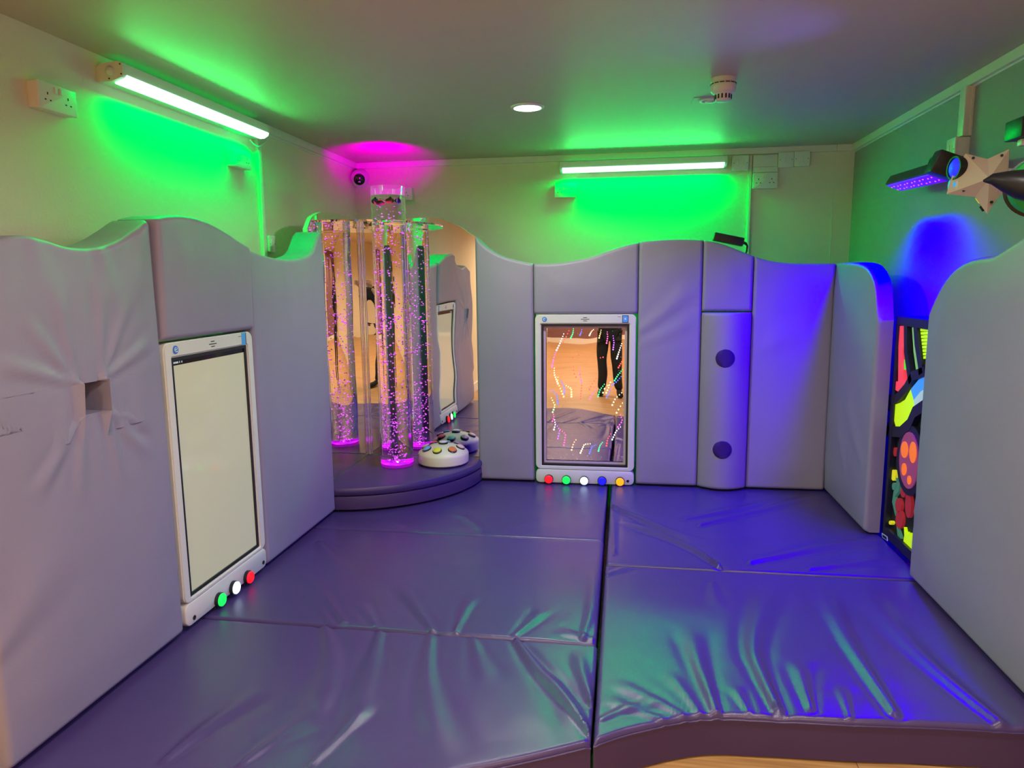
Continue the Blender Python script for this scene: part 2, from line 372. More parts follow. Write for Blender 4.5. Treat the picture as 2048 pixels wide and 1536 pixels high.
# ------------------------------------------------------------------ floor mats
def mat_obj(name, xs0, xs1, y0f, y1, label, px_folds, seed, z0=0.006, mats='purple_vinyl', r=0.016, step=0.0105, lift=0.0):
    """mat with a curved near edge y0f(x); folds are given as photo points lying on its top"""
    us = dense(xs0, xs1, step, r); y0 = y0f(us) if callable(y0f) else np.full_like(us, y0f)
    ymax = y1 - float(y0.min()); f = (dense(0, ymax, step, r)) / ymax; nu, nv = len(us), len(f)
    U = np.repeat(us[:, None], nv, 1); V = y0[:, None] + f[None] * (y1 - y0[:, None])
    du = np.minimum(U - xs0, xs1 - U); dv = np.minimum(V - y0[:, None], y1 - V)
    W = TM + lift - np.minimum(roundoff(du, r) + roundoff(dv, r), 1.2 * r)
    soft = np.clip(np.minimum(du, dv) / .12, 0, 1); soft = soft * soft * (3 - 2 * soft)
    W = W + .004 * soft * ripple(U, V, 6.5, seed) + .0012 * soft * ripple(U, V, 22, seed + 3)
    fl = []
    for pts, wd, am in px_folds:
        fl.append(([tuple(hit(x, y, 2, TM)[:2]) for x, y in pts], wd * 1.15, am * 1.25))
    W = W + folds(U, V, fl) * np.clip(np.minimum(du, dv) / .012 + .5, 0, 1)
    vs = [(U[i, j], V[i, j], W[i, j]) for i in range(nu) for j in range(nv)]
    idx = lambda i, j: i * nv + j
    fs = [(idx(i, j), idx(i + 1, j), idx(i + 1, j + 1), idx(i, j + 1)) for i in range(nu - 1) for j in range(nv - 1)]
    loop = [(i, 0) for i in range(nu)] + [(nu - 1, j) for j in range(1, nv)] + [(i, nv - 1) for i in range(nu - 2, -1, -1)] + [(0, j) for j in range(nv - 2, 0, -1)]
    b0 = len(vs); n = len(loop)
    fs_side = []
    for dep in (0.0, 0.5, 1.0):
        for (i, j) in loop: vs.append((U[i, j], V[i, j], W[i, j] * (1 - dep) + z0 * dep))
    for k in range(2):
        a = b0 + k * n
        fs_side += [(a + q, a + n + q, a + n + (q + 1) % n, a + (q + 1) % n) for q in range(n)]
    mb = MB(); mb.add(vs, fs); mb.mi = [0] * len(fs)
    mb.f += fs_side + [tuple(b0 + 2 * n + q for q in range(n))]; mb.mi += [1] * (len(fs_side) + 1)
    o = mb.build(name, [mats, 'dark_purple_vinyl'], angle=60)
    tag(o, label, 'floor mat', 'purple floor mats')
    # piping along the near edge
    ep = [(U[i, 0], V[i, 0] - .002, W[i, 0] - .002) for i in range(0, nu)]
    mb = MB(); mb.tube(ep, 0.0035, 6); mb.build('piping', 'dark_purple_vinyl', parent=o)
    return o
R_ = .02
mat_obj('floor_mat', -1.90, -0.089, 3.422, 5.0, 'purple vinyl floor mat at the back left, under the bubble tube podium',
        [([(970, 1067), (945, 1045), (915, 1025)], .016, .006), ([(1000, 1068), (1060, 1040)], .02, .003), ([(830, 1062), (800, 1045), (760, 1038)], .03, .003)], 1, step=.022)
mat_obj('floor_mat', -1.90, -0.086, 2.399, 3.417, 'purple vinyl floor mat at the lit buttons of the left screen',
        [([(690, 1246), (655, 1205), (625, 1150)], .017, .007), ([(752, 1252), (730, 1215), (705, 1200)], .015, .005), ([(865, 1262), (835, 1218), (800, 1165)], .017, .008),
         ([(912, 1264), (925, 1228), (950, 1185)], .015, .007), ([(1030, 1271), (1070, 1238), (1090, 1215)], .014, .006), ([(1165, 1278), (1183, 1220), (1192, 1130)], .018, .006),
         ([(1195, 1280), (1150, 1270), (1110, 1262)], .016, .006), ([(640, 1085), (690, 1150)], .03, .005), ([(660, 1245), (600, 1150)], .02, .005)], 2)
le = interp([hit(x, y, 2, TM).x for x, y in ((940, 1536), (1060, 1511), (1190, 1480))] + [-1.9, -1.2, -.8], [hit(x, y, 2, TM).y for x, y in ((940, 1536), (1060, 1511), (1190, 1480))] + [1.40, 1.44, 1.54])
mat_obj('floor_mat', -1.90, -0.080, le, 2.394, 'purple vinyl floor mat with wrinkles at the front left, beside the large lilac pad',
        [([(650, 1255), (668, 1320), (640, 1400), (590, 1480)], .028, .008), ([(760, 1266), (738, 1350), (712, 1420), (705, 1500)], .026, .007), ([(862, 1270), (850, 1345), (862, 1430), (895, 1520)], .024, .007),
         ([(1030, 1278), (1075, 1340), (1130, 1400), (1178, 1474)], .018, .011), ([(1184, 1474), (1150, 1420), (1090, 1340)], .014, .009), ([(945, 1274), (965, 1340), (985, 1370)], .018, .005),
         ([(1186, 1410), (1165, 1350), (1155, 1300)], .014, .008), ([(330, 1520), (430, 1440), (540, 1370)], .022, .007), ([(480, 1530), (560, 1470), (640, 1430)], .018, .006), ([(620, 1530), (700, 1450), (740, 1400)], .016, .006)], 3)
mat_obj('floor_mat', -0.068, 1.29, 3.125, 5.0, 'blue-lit purple floor mat in front of the pad with two purple dots',
        [([(1440, 1136), (1390, 1100), (1320, 1068), (1240, 1042)], .016, 0.017), ([(1225, 1015), (1300, 1045), (1370, 1075), (1440, 1090)], .018, 0.012), ([(1400, 1052), (1500, 1026), (1640, 990)], .022, 0.010),
         ([(1370, 1040), (1470, 1020), (1560, 1000)], .02, 0.008), ([(1500, 1127), (1620, 1100), (1760, 1078)], .022, 0.010), ([(1620, 1140), (1700, 1128), (1780, 1118)], .02, 0.008),
         ([(1230, 1110), (1226, 1060), (1224, 1000)], .014, .006)], 4, lift=.003)
re = interp([hit(x, y, 2, TM).x for x, y in ((1190, 1480), (1240, 1463), (1300, 1448), (1350, 1437), (1400, 1430), (1541, 1432), (1700, 1440), (1850, 1445), (2048, 1455))] + [1.44],
            [hit(x, y, 2, TM).y for x, y in ((1190, 1480), (1240, 1463), (1300, 1448), (1350, 1437), (1400, 1430), (1541, 1432), (1700, 1440), (1850, 1445), (2048, 1455))] + [2.11])
mat_obj('floor_mat', -0.072, 1.44, re, 3.118, 'blue and green lit purple floor mat at the front right with a curved near edge',
        [([(1433, 1426), (1412, 1370), (1392, 1310), (1380, 1250)], .020, .009), ([(1556, 1421), (1522, 1350), (1502, 1290), (1530, 1200), (1540, 1160)], .026, .011), ([(1622, 1421), (1606, 1370), (1595, 1320)], .016, .008),
         ([(1790, 1428), (1745, 1360), (1700, 1290), (1660, 1210), (1642, 1160)], .024, .010), ([(2000, 1445), (1930, 1390), (1840, 1310), (1740, 1200), (1715, 1160)], .03, .009),
         ([(1497, 1424), (1480, 1395), (1465, 1370)], .012, .006), ([(1200, 1440), (1240, 1420), (1330, 1400)], .014, .004), ([(1370, 1433), (1300, 1395), (1215, 1360)], .016, .005), ([(1330, 1440), (1270, 1420), (1205, 1395)], .014, .005),
         ([(1400, 1428), (1365, 1380), (1330, 1340)], .014, .005), ([(1700, 1436), (1690, 1400), (1680, 1370)], .012, .005), ([(1425, 1165), (1428, 1190), (1440, 1220)], .018, .005), ([(1212, 1150), (1240, 1140), (1262, 1133)], .016, .006)], 5)

# ------------------------------------------------------------------ wall pads, left side
zx = [(0, 232), (70, 212), (150, 205), (230, 218), (300, 238), (380, 265), (470, 280), (540, 282), (620, 268), (700, 238), (800, 175), (885, 115), (950, 95), (1040, 90), (1130, 105), (1220, 140), (1300, 185), (1400, 250), (1460, 285)]
lp = [hit(x * .3418, 400 + y * .3418, 0, XL) for x, y in zx] + [hit(x, y, 0, XL) for x, y in ((560, 517), (586, 519), (607, 515), (628, 499), (638, 470))]
ltop = interp([p.y for p in lp] + [1.47, 3.70], [p.z for p in lp] + [lp[0].z - .035, lp[-1].z + .03])
th = .145
hy = [hit(x, y, 0, XL) for x, y in ((152, 768), (202, 757), (205, 820), (156, 834))]
h0, h1, g0, g1 = (hy[0].y + hy[3].y) / 2, (hy[1].y + hy[2].y) / 2, (hy[2].z + hy[3].z) / 2, (hy[0].z + hy[1].z) / 2
rad = []
for cu, cv, dirs in ((h0, g1, ((-.18, .22), (-.05, .3), (-.28, .1))), (h1, g1, ((.16, .26), (.03, .33), (.26, .1))), (h0, g0, ((-.2, -.2), (-.03, -.25))), (h1, g0, ((.22, -.1), (.05, -.26), (.2, -.2)))):
    for dx, dy in dirs: rad.append(([(cu, cv), (cu + dx, cv + dy)], .016, .008))
PB = TM + .014
pad('wall_pad', on_left(0, 0, XL), 1.485, 2.254, PB, ltop, th, 'large lilac wall pad with a small square hole, at the left frame edge', fold=rad + [([(1.75, 1.55), (1.8, 1.3)], .05, .004), ([(2.0, 1.55), (2.05, 1.3)], .04, .005), ([(2.2, 1.6), (2.12, 1.35)], .04, .004), ([(1.5, .5), (1.8, .75)], .06, .005)], hole=(h0, h1, g0, g1), seed=1, step=.013)
pad('wall_pad', on_left(0, 0, XL + .012), 2.262, 2.878, 1.238, ltop, th, 'short lilac wall pad above the tall cream screen', fold=[([(2.35, 1.66), (2.42, 1.45)], .03, .005), ([(2.5, 1.7), (2.5, 1.45)], .035, .004), ([(2.72, 1.62), (2.66, 1.4)], .035, .004)], seed=2, tilt=.008)
pad('wall_pad', on_left(0, 0, XL), 2.884, 3.665, PB, ltop, th, 'lilac wall pad between the tall cream screen and the mirrored corner', fold=[([(3.2, 1.55), (3.25, 1.3)], .04, .004), ([(3.45, 1.58), (3.35, 1.35)], .035, .004)], seed=3)

# back wall
bp = [hit(900 + x * .4004, 440 + y * .4004, 1, YB) for x, y in ((118, 78), (160, 120), (200, 150), (260, 180), (330, 200), (415, 217), (500, 218), (600, 205), (700, 185), (800, 150), (900, 120), (945, 110), (1050, 98), (1150, 95), (1268, 100), (1350, 115), (1430, 145), (1520, 180), (1600, 203), (1700, 215), (1800, 217), (1930, 217))]
btop = interp([p.x for p in bp], [p.z for p in bp])
bth = .15
pad('wall_pad', on_back(0, 0, YB), -0.920, -0.5575, PB, btop, bth, 'lilac wall pad between the mirrored corner and the coloured-dot mirror panel', fold=[([(-.56, .8), (-.7, .85)], .03, .003)], seed=4)
pad('wall_pad', on_back(0, 0, YB), -0.555, 0.082, 1.222, btop, bth, 'short lilac wall pad above the coloured-dot mirror panel', fold=[([(-.50, 1.49), (-.42, 1.42), (-.3, 1.36)], .02, .006), ([(-.38, 1.5), (-.36, 1.4)], .025, .004), ([(-.25, 1.52), (-.3, 1.42)], .02, .004)], seed=5)
pad('wall_pad', on_back(0, 0, YB), 0.0845, 0.4575, PB, btop, bth, 'full height lilac wall pad just right of the coloured-dot mirror panel', fold=[([(.09, 1.12), (.2, 1.2), (.42, 1.4)], .035, .010), ([(.09, 1.03), (.25, 1.1), (.42, 1.2)], .03, .006), ([(.10, 1.6), (.2, 1.5)], .02, .004)], seed=6)
pad('wall_pad', on_back(0, 0, YB), 0.460, 0.7485, 1.236, btop, bth, 'small lilac wall pad above the rounded pad with two purple dots', seed=7)
pad('wall_pad', on_back(0, 0, YB), 0.7515, 1.2065, PB, btop, bth, 'violet-lit lilac wall pad in the back right corner', fold=[([(.8, 1.0), (.95, 1.1), (1.15, 1.2)], .05, .003)], seed=8)
BU = .065
col = pad('rounded_wall_pad', on_back(0, 0, YB), 0.4595, 0.749, PB, 1.229, bth, 'rounded lilac column pad with two purple dots', 'wall pad', 'lilac wall pads', bulge=BU, puff=.002, seed=9)
for px, py in ((1451, 717), (1445, 900)):
    c = hit(px, py, 1, YB - BU); mb = MB(); vs = [(0, 0, 0)]; n = 40; R = .057
    cu = (0.456 + 0.749) / 2
    def surf(u, v): return BU * (1 - (2 * (u - .456) / .293 - 1) ** 2) + .0045
    rings = (0.5, 0.9, 1.0)
    vs = [(c.x, c.z, surf(c.x, c.z))]
    for q, rr in enumerate(rings):
        for i in range(n):
            a = 2 * PI * i / n; u = c.x + R * rr * math.cos(a); v = c.z + R * rr * math.sin(a); vs.append((u, v, surf(u, v) - (0 if rr < 1 else .005)))
    fs = [(0, 1 + i, 1 + (i + 1) % n) for i in range(n)]
    for q in range(2): fs += [(1 + q * n + i, 1 + (q + 1) * n + i, 1 + (q + 1) * n + (i + 1) % n, 1 + q * n + (i + 1) % n) for i in range(n)]
    mb.add(vs, fs); d = mb.build('dot', 'purple_dot_vinyl', parent=col); d['label'] = 'round purple dot'
# right side
YR1 = 3.667
r1p = [hit(x, y, 0, XR) for x, y in ((1673, 526), (1700, 525), (1720, 527), (1735, 535), (1745, 552), (1752, 580))]
r1t = interp([-p.y for p in r1p] + [-YR1], [p.z for p in r1p] + [1.22])
def r1top(u): return r1t(u)
pad('wall_pad', on_right(0, 0, XR), -YB - .145, -YR1, PB, lambda u: np.where(np.asarray(u) > -3.69, np.maximum(r1t(u), 1.22), r1t(u)), .075, 'narrow lilac side pad with a rounded top corner, beside the black fluorescent panel', fold=[([(-4.36, .75), (-4.1, .9)], .03, .006), ([(-3.75, .5), (-4.1, .8)], .05, .006), ([(-3.69, 1.0), (-3.9, 1.15)], .03, .004), ([(-4.0, .4), (-4.25, .65)], .05, .005)], seed=10, vmid=.9)
r2p = [hit(x, y, 0, XR2) for x, y in ((1850, 655), (1858, 625), (1870, 595), (1885, 566), (1905, 540), (1920, 528), (1940, 518), (1965, 513), (1985, 510), (2010, 495), (2030, 482), (2048, 470))]
r2t = interp([-p.y for p in r2p] + [-2.2, -1.9], [p.z for p in r2p] + [1.62, 1.60])
pad('wall_pad', on_right(0, 0, XR2), -3.134, -1.62, PB, lambda u: np.maximum(r2t(u), 1.22), .055, 'large pale grey-lilac pad at the right frame edge with a wavy top', fold=[([(-3.1, .45), (-2.7, .75)], .06, .004), ([(-2.9, 1.2), (-2.6, .9)], .07, .003)], seed=11, vmid=.9)

# ------------------------------------------------------------------ mirrored corner
def mirror(mw, u0, u1, v0, ftop, label, seed):
    us = np.linspace(u0, u1, 60); tp = ftop(us); poly = [(u0, v0), (u1, v0)] + [(float(u), float(t)) for u, t in zip(us[::-1], tp[::-1])]
    o = thing('corner_mirror', label, 'mirror', mw, 'mirrors of the bubble tube corner')
    mb = MB(); mb.prism(poly, -.006, 0.0); mb.build('mirror_sheet', 'acrylic_mirror', parent=o, smooth=False)
    mb = MB(); mb.prism(poly, -.03, -.0065); mb.build('backing_board', 'cream_paint', parent=o, smooth=False)
    return o
ml = interp([3.68, 3.734, 3.795, 3.856, 4.003, 4.198, 4.352, 4.45], [1.72, 1.778, 1.804, 1.821, 1.833, 1.830, 1.822, 1.814])
mr = interp([-1.685, -1.626, -1.482, -1.317, -1.219, -1.174, -1.119, -1.033, -.944, -.92], [1.814, 1.812, 1.818, 1.828, 1.830, 1.826, 1.809, 1.773, 1.713, 1.70])
mirror(on_left(0, 0, XM) @ tr(0, 0, 0), 3.675, YM - .004, ZP + .002, ml, 'wavy-topped mirror on the left wall behind the bubble tube', 1)
mirror(on_back(0, 0, YM), XM + .0015, -.924, ZP + .002, mr, 'wavy-topped mirror facing the room behind the bubble tube and button console', 2)
mb = MB(); mb.tube([(XM + .012, YM - .012, ZP + .004), (XM + .012, YM - .012, 1.808)], .009, 16)
tag(mb.build('corner_bead', 'clear_acrylic'), 'clear upright corner strip where the two mirrors meet', 'corner strip')

# podium: quarter circle in the mirrored corner
def quarter(mb, r, z0, z1, b, n=40):
    ring = lambda rr, z: [(XM + .002, YM - .002, z)] + [(XM + .002 + rr * math.cos(-PI / 2 * i / n), YM - .002 + rr * math.sin(-PI / 2 * i / n), z) for i in range(n + 1)]
    ls = [(r, z0), (r, z0 + b * .3), (r, z1 - b), (r - b * .3, z1 - b * .3), (r - b, z1)]
    if b > .008: ls = [(r - b, z0), (r - b * .3, z0 + b * .3), (r, z0 + b), (r, z1 - b), (r - b * .3, z1 - b * .3), (r - b, z1)]
    k = n + 2; vs = []; fs = []
    for rr, z in ls: vs += ring(rr, z)
    for j in range(len(ls) - 1): fs += [(j * k + i, j * k + (i + 1) % k, (j + 1) * k + (i + 1) % k, (j + 1) * k + i) for i in range(k)]
    fs += [tuple(reversed(range(k))), tuple((len(ls) - 1) * k + i for i in range(k))]
    mb.add(vs, fs)
pod = thing('podium', 'quarter-round dark purple padded podium under the bubble tube', 'podium')
mb = MB(); quarter(mb, .785, PB + .002, .232, .006); mb.build('base', 'dark_purple_vinyl', parent=pod)
mb = MB(); quarter(mb, .788, .2335, ZP, .018); mb.build('cushion', 'purple_vinyl', parent=pod)
a = -.10; c = Vector((XM + .788 * math.cos(a), YM + .788 * math.sin(a), .19))
mb = MB(); mb.box(-.022, .022, -.009, .009, 0, .002, frame(c, (-math.sin(a), math.cos(a), 0), (0, 0, 1)) @ rot('Y', 0)); mb.build('maker_tag', 'black_plastic', parent=pod)

# ------------------------------------------------------------------ bubble tube
TX, TY, TR = -1.406, 4.197, .1025
tube = thing('bubble_tube', 'tall clear bubble tube with magenta bubbles on the podium', 'bubble tube', tr(TX, TY, ZP + .001))
mb = MB(); mb.lathe([(0, .002), (TR, .002), (TR, 1.652), (0, 1.652)], 64); mb.build('water_column', 'water', parent=tube)
mb = MB(); mb.lathe([(TR - .005, 1.654), (TR, 1.654), (TR, 1.706), (TR - .005, 1.706), (TR - .005, 1.654)], 64); mb.build('rim', 'glow_tinted_acrylic', parent=tube)
mb = MB(); mb.lathe([(0, .004), (TR - .003, .004), (TR - .003, .020), (TR - .012, .020), (TR - .014, .007), (0, .007)], 48); mb.build('light_base', 'magenta_base', parent=tube)
mb = MB()
ico = bmesh.new(); bmesh.ops.create_icosphere(ico, subdivisions=1, radius=1.0); ico.verts.index_update()
iv = [v.co.copy() for v in ico.verts]; jf = [[v.index for v in f.verts] for f in ico.faces]; ico.free()
for k in range(680):
    z = .025 + 1.58 * rng.random() ** 1.35
    rr = (TR - .012) * min(1, math.sqrt(rng.random()) * (0.45 + .55 * min(1, z / .7))); aa = rng.random() * 2 * PI; s = rng.uniform(.0028, .0056)
    mb.add([(rr * math.cos(aa) + p.x * s, rr * math.sin(aa) + p.y * s, z + p.z * s * rng.uniform(.8, 1.1)) for p in iv], jf)
bb = mb.build('bubbles', 'bubble_white', parent=tube, fix=False); bb['kind'] = 'stuff'
# floating fish
def fish(x, y, z, a, c, stripe, label):
    o = thing('toy_fish', label, 'toy fish', tr(x, y, z) @ rot('Z', a) @ Matrix.Scale(1.3, 4), 'toy fish floating in the bubble tube')
    mb = MB(); mb.ball((0, 0, 0), .017, sub=2, sc=(1.15, .5, .72)); mb.build('body', c, parent=o)
    mb = MB(); mb.prism([(-.017, 0), (-.03, .011), (-.027, 0), (-.03, -.011)][::-1], -.0015, .0015, rot('X', PI / 2)); mb.build('tail', stripe, parent=o)
    mb = MB(); mb.prism([(-.009, .010), (.008, .011), (-.004, .019)], -.001, .001, rot('X', PI / 2)); mb.build('fin', stripe, parent=o)
mat('fish_blue', (0.06, 0.03, 0.75), .35); mat('fish_pink', (1.0, 0.03, 0.30), .35); mat('fish_orange', (1.0, 0.30, 0.06), .35)
FZ = ZP + 1.622
fish(TX - .056, TY - .030, FZ, 2.6, 'fish_blue', 'black_plastic', 'blue toy fish at the left rim of the bubble tube')
fish(TX - .024, TY - .056, FZ - .014, .2, 'fish_pink', 'neon_red', 'pink toy fish floating beside the orange one in the bubble tube')
fish(TX + .028, TY - .054, FZ - .002, PI + .15, 'fish_orange', 'black_plastic', 'orange toy fish floating in the bubble tube')
fish(TX + .060, TY - .010, FZ, 1.9, 'fish_blue', 'fish_blue', 'blue toy fish at the right rim of the bubble tube, nearest the socket')
# clear bracket
br = thing('tube_bracket', 'clear acrylic bracket plate holding the bubble tube to the mirrors', 'bracket')
mb = MB(); n = 28; z0, z1 = 1.775, 1.787
out = []; inn = []
for i in range(72):
    a = 2 * PI * i / 72; ca, sa = math.cos(a), math.sin(a); t = .6
    for k in range(400):
        t = .13 + k * .002; x, y = TX + ca * t, TY + sa * t
        if x < XM + .004 or y > YM - .004 or math.hypot(x - XM, y - YM) > .53: break
    out.append((x, y)); inn.append((TX + (TR + .003) * ca, TY + (TR + .003) * sa))
frame_ring(mb, out, inn, z0, z1); mb.build('plate', 'clear_acrylic', parent=br, smooth=False)
for q, (x, y) in enumerate(((XM + .02, YM - .38), (XM + .38, YM - .02), (XM + .10, YM - .40), (XM + .40, YM - .10))):
    mb = MB(); mb.lathe([(0, 1.7875), (.011, 1.7875), (.011, 1.797), (0, 1.8)], 18, tr(x, y, 0)); mb.build('stud', 'brass_edge', parent=br)

# ------------------------------------------------------------------ button console
cc = hit(887, 922, 2, ZP); CR = .160
con = thing('button_console', 'round cream console with coloured buttons on the purple podium', 'console', tr(cc.x + .012, 4.277, ZP + .001))
mb = MB(); mb.lathe([(0, .004), (CR - .012, .004), (CR, .014), (CR + .001, .062), (CR - .004, .075), (CR - .03, .094), (CR - .07, .112), (CR - .11, .122), (0, .126)], 64); mb.build('body', 'console_cream', parent=con)
mb = MB(); mb.lathe([(0, 0), (CR - .02, 0), (CR - .02, .0038), (0, .0038)], 48); mb.build('foot', 'black_plastic', parent=con)
for n_, c_ in (('cap_blue', (.20, .55, .80)), ('cap_yellow', (.80, .80, .05)), ('cap_orange', (.80, .22, .06)), ('cap_pink', (.85, .55, .55)), ('cap_white', (.75, .75, .75)), ('cap_red', (.75, .14, .12)), ('cap_green', (.25, .75, .50)), ('cap_mauve', (.42, .25, .38))): mat(n_, c_, .35)
BT = [('cap_yellow', -95), ('cap_orange', -45), ('cap_pink', 0), ('cap_mauve', 45), ('cap_green', 92), ('cap_red', 138), ('cap_pink', 183), ('cap_blue', -140)]
def button(parent, T, cap, name, rr=.026):
    b = MB(); b.lathe([(0, 0), (rr + .003, 0), (rr + .003, .007), (rr, .009), (0, .009)], 28, T); o = b.build(name, 'black_plastic', parent=parent)
    b = MB(); b.lathe([(0, .0092), (rr - .001, .0092), (rr - .001, .014), (rr - .004, .0165), (0, .0172)], 28, T); b.build('cap', cap, parent=o); return o
for c_, d_ in BT:
    a = math.radians(d_); rb = .110; T = tr(rb * math.cos(a), rb * math.sin(a), .0995) @ rot('Z', a) @ rot('Y', .40)
    o = button(con, T, c_, 'push_button'); o['label'] = c_[4:] + ' push button'
o = button(con, tr(0, 0, .1255), 'cap_white', 'push_button'); o['label'] = 'white push button on top'
# ------------------------------------------------------------------ display panels (local u right, v up, w out)
def display(mw, W, H, label, btns, screen, win, jack, group=None, name='display_panel'):
    o = thing(name, label, 'display panel', mw, None)
    bar = .092; wl, wr, wb, wt = win
    mb = MB(); O = rrect(0, W, bar, H, .03); I = rrect(wl, wr, wb, wt, .004)
    frame_ring(mb, O, I, -.06, -.004); Of = rrect(.004, W - .004, bar + .0, H - .004, .028)
    frame_ring(mb, Of, rrect(wl - .006, wr + .006, wb - .006, wt + .006, .008), -.004, .002); mb.build('frame', 'display_white', parent=o, angle=30)
    mb = MB(); frame_ring(mb, rrect(wl, wr, wb, wt, .003), rrect(wl + .013, wr - .013, wb + .013, wt - .013, .002), -.05, -.004); mb.build('bezel', 'black_plastic', parent=o, smooth=False)
    mb = MB(); rslab(mb, 0, W, 0, bar - .004, .028, -.06, .003, .006); bb = mb.build('button_bar', 'display_white', parent=o)
    for (u, v, m_, nm) in btns:
        b = MB(); T = tr(u, v, .003)
        b.lathe([(0, 0), (.0285, 0), (.0285, .012), (.026, .014), (.0, .014)], 32, T); bo = b.build('push_button', 'black_plastic', parent=o)
        b = MB(); b.lathe([(0, .0143), (.0255, .0143), (.0255, .020), (.022, .0235), (.018, .024), (.0175, .0225), (.015, .0225), (.0145, .024), (0, .024)], 32, T); b.build('cap', m_, parent=bo); bo['label'] = nm + ' lit push button'
        b = MB(); b.lathe([(0, .0005), (.004, .0005), (.004, .002), (0, .002)], 12, tr(u - .027, v - .024, .003)); b.build('screw', 'dark_slot', parent=o)
    for (u, v) in jack:
        b = MB(); b.lathe([(0, .0005), (.009, .0005), (.009, .0022), (.006, .0022), (.0055, .001), (0, .001)], 18, tr(u, v, .003)); b.build('socket_hole', 'dark_slot', parent=o)
    vc = (wt + H) / 2
    mb = MB()
    for dv, L in ((.010, .012), (0, .026), (-.010, .012)): mb.box(W / 2 - L, W / 2 + L, vc + dv - .0016, vc + dv + .0016, .002, .003)
    mb.build('speaker_slots', 'dark_slot', parent=o, smooth=False)
    mb = MB(); mb.lathe([(0, .002), (.0155, .002), (.0145, .0048), (0, .0055)], 28, tr(wl + .022, vc, 0)); e = mb.build('emblem', 'blue_badge', parent=o)
    mb = MB(); mb.tube([(wl + .022 + .008 * math.cos(t), vc + .008 * math.sin(t), .0056) for t in np.linspace(.6, 5.6, 14)], .0016, 6); mb.tube([(wl + .016, vc - .001, .0057), (wl + .028, vc + .002, .0057)], .0014, 6); mb.build('emblem_mark', 'pale_sticker', parent=e)
    mb = MB(); mb.box(W - .112, W - .092, H - .016, H - .014, .002, .003); mb.build('slot', 'dark_slot', parent=o, smooth=False)
    return o, wl, wr, wb, wt, vc
# left cream screen
y0 = 2.268; dW, dH = .606, 1.070
L0 = on_left(y0, TM + .018, XL - .004)
def luv(px, py):
    p = hit(px, py, 0, XL); return p.y - y0, p.z - (TM + .018)
cor = [luv(*q) for q in ((343.5, 716), (496, 690), (521.4, 1092), (386, 1195))]
win = ((cor[0][0] + cor[3][0]) / 2, (cor[1][0] + cor[2][0]) / 2, (cor[2][1] + cor[3][1]) / 2, (cor[0][1] + cor[1][1]) / 2)
bt = [(*luv(437, 1199), 'button_green', 'green'), (*luv(466, 1175), 'button_white', 'white'), (*luv(494, 1154), 'button_red', 'red')]
d1, wl, wr, wb, wt, vc = display(L0, dW, dH, 'tall white-framed panel with a cream screen on the left', bt, None, win, [luv(389, 1235), luv(527, 1125)])
mb = MB(); mb.box(wl + .012, wr - .012, wb + .012, wt - .03, -.058, -.010); mb.build('screen', 'screen_cream', parent=d1, smooth=False)
mb = MB(); mb.box(wl + .012, wr - .012, wt - .0305, wt - .012, -.058, -.0095); sb = mb.build('status_strip', 'black_gloss', parent=d1, smooth=False)
mb = MB(); mb.box(wl + .018, wl + .05, wt - .024, wt - .017, -.0095, -.009); mb.box(wl + .056, wl + .06, wt - .024, wt - .016, -.0095, -.009); mb.box(wl + .068, wl + .074, wt - .024, wt - .017, -.0095, -.009); mb.build('status_marks', 'pale_sticker', parent=sb, smooth=False)
mb = MB(); mb.box(wr - .044, wr - .012, vc - .026, vc + .026, .002, .0028); st = mb.build('sticker', 'blue_sticker', parent=d1, smooth=False)
mb = MB(); mb.box(wr - .012, wr - .007, vc - .025, vc + .026, .002, .0029); mb.build('sticker_edge', 'purple_ink', parent=st, smooth=False)
# back mirror panel with coloured dots
x0 = -.546; bW, bH = .619, 1.072
B0 = on_back(x0, TM + .008, YB - .001)
def buv(px, py):
    p = hit(px, py, 1, YB); return p.x - x0, p.z - (TM + .008)
cor = [buv(*q) for q in ((1081.5, 648), (1258, 648), (1256, 936), (1084, 930))]
win = ((cor[0][0] + cor[3][0]) / 2, (cor[1][0] + cor[2][0]) / 2, (cor[2][1] + cor[3][1]) / 2, (cor[0][1] + cor[1][1]) / 2)
bt = [(*buv(x, y), 'button_' + c, c) for x, y, c in ((1098, 957, 'red'), (1133, 958.5, 'green'), (1168.5, 960, 'white'), (1204, 960.5, 'blue'), (1240, 962, 'amber'))]
d2, wl, wr, wb, wt, vc = display(B0, bW, bH, 'white-framed mirror panel with coloured light dots on the back wall', bt, None, win, [buv(1255.5, 962)], name='infinity_mirror_panel')
tilt = tr(0, wb, -.040) @ rot('X', math.radians(-.37)) @ tr(0, -wb, .040)
mb = MB(); mb.box(wl + .012, wr - .012, wb + .012, wt - .012, -.056, -.040, tilt); mb.build('mirror_glass', 'panel_mirror', parent=d2, smooth=False)
mb = MB(); frame_ring(mb, rrect(wl + .013, wr - .013, wb + .013, wt - .013, .002), rrect(wl + .027, wr - .027, wb + .027, wt - .027, .002), -.030, -.028); mb.build('inner_border', 'border_lilac', parent=d2, smooth=False)
mb = MB(); mb.box(wr - .040, wr - .010, vc - .018, vc + .020, .002, .0028)
st = mb.build('sticker', 'blue_sticker', parent=d2, smooth=False)
mb = MB(); mb.box(wr - .029, wr - .021, vc - .004, vc + .008, .0028, .0032)
mb.build('sticker_mark', 'pale_sticker', parent=st, smooth=False)
mb = MB()
frame_ring(mb, [(wr - .044, vc - .022), (wr - .006, vc - .022), (wr - .006, vc + .024), (wr - .044, vc + .024)], [(wr - .0395, vc - .0175), (wr - .0105, vc - .0175), (wr - .0105, vc + .0195), (wr - .0395, vc + .0195)], .002, .0024)
mb.build('sticker_border', 'purple_ink', parent=st, smooth=False)
Zl = lambda x, y: (1000 + x * .26034, 600 + y * .26042)
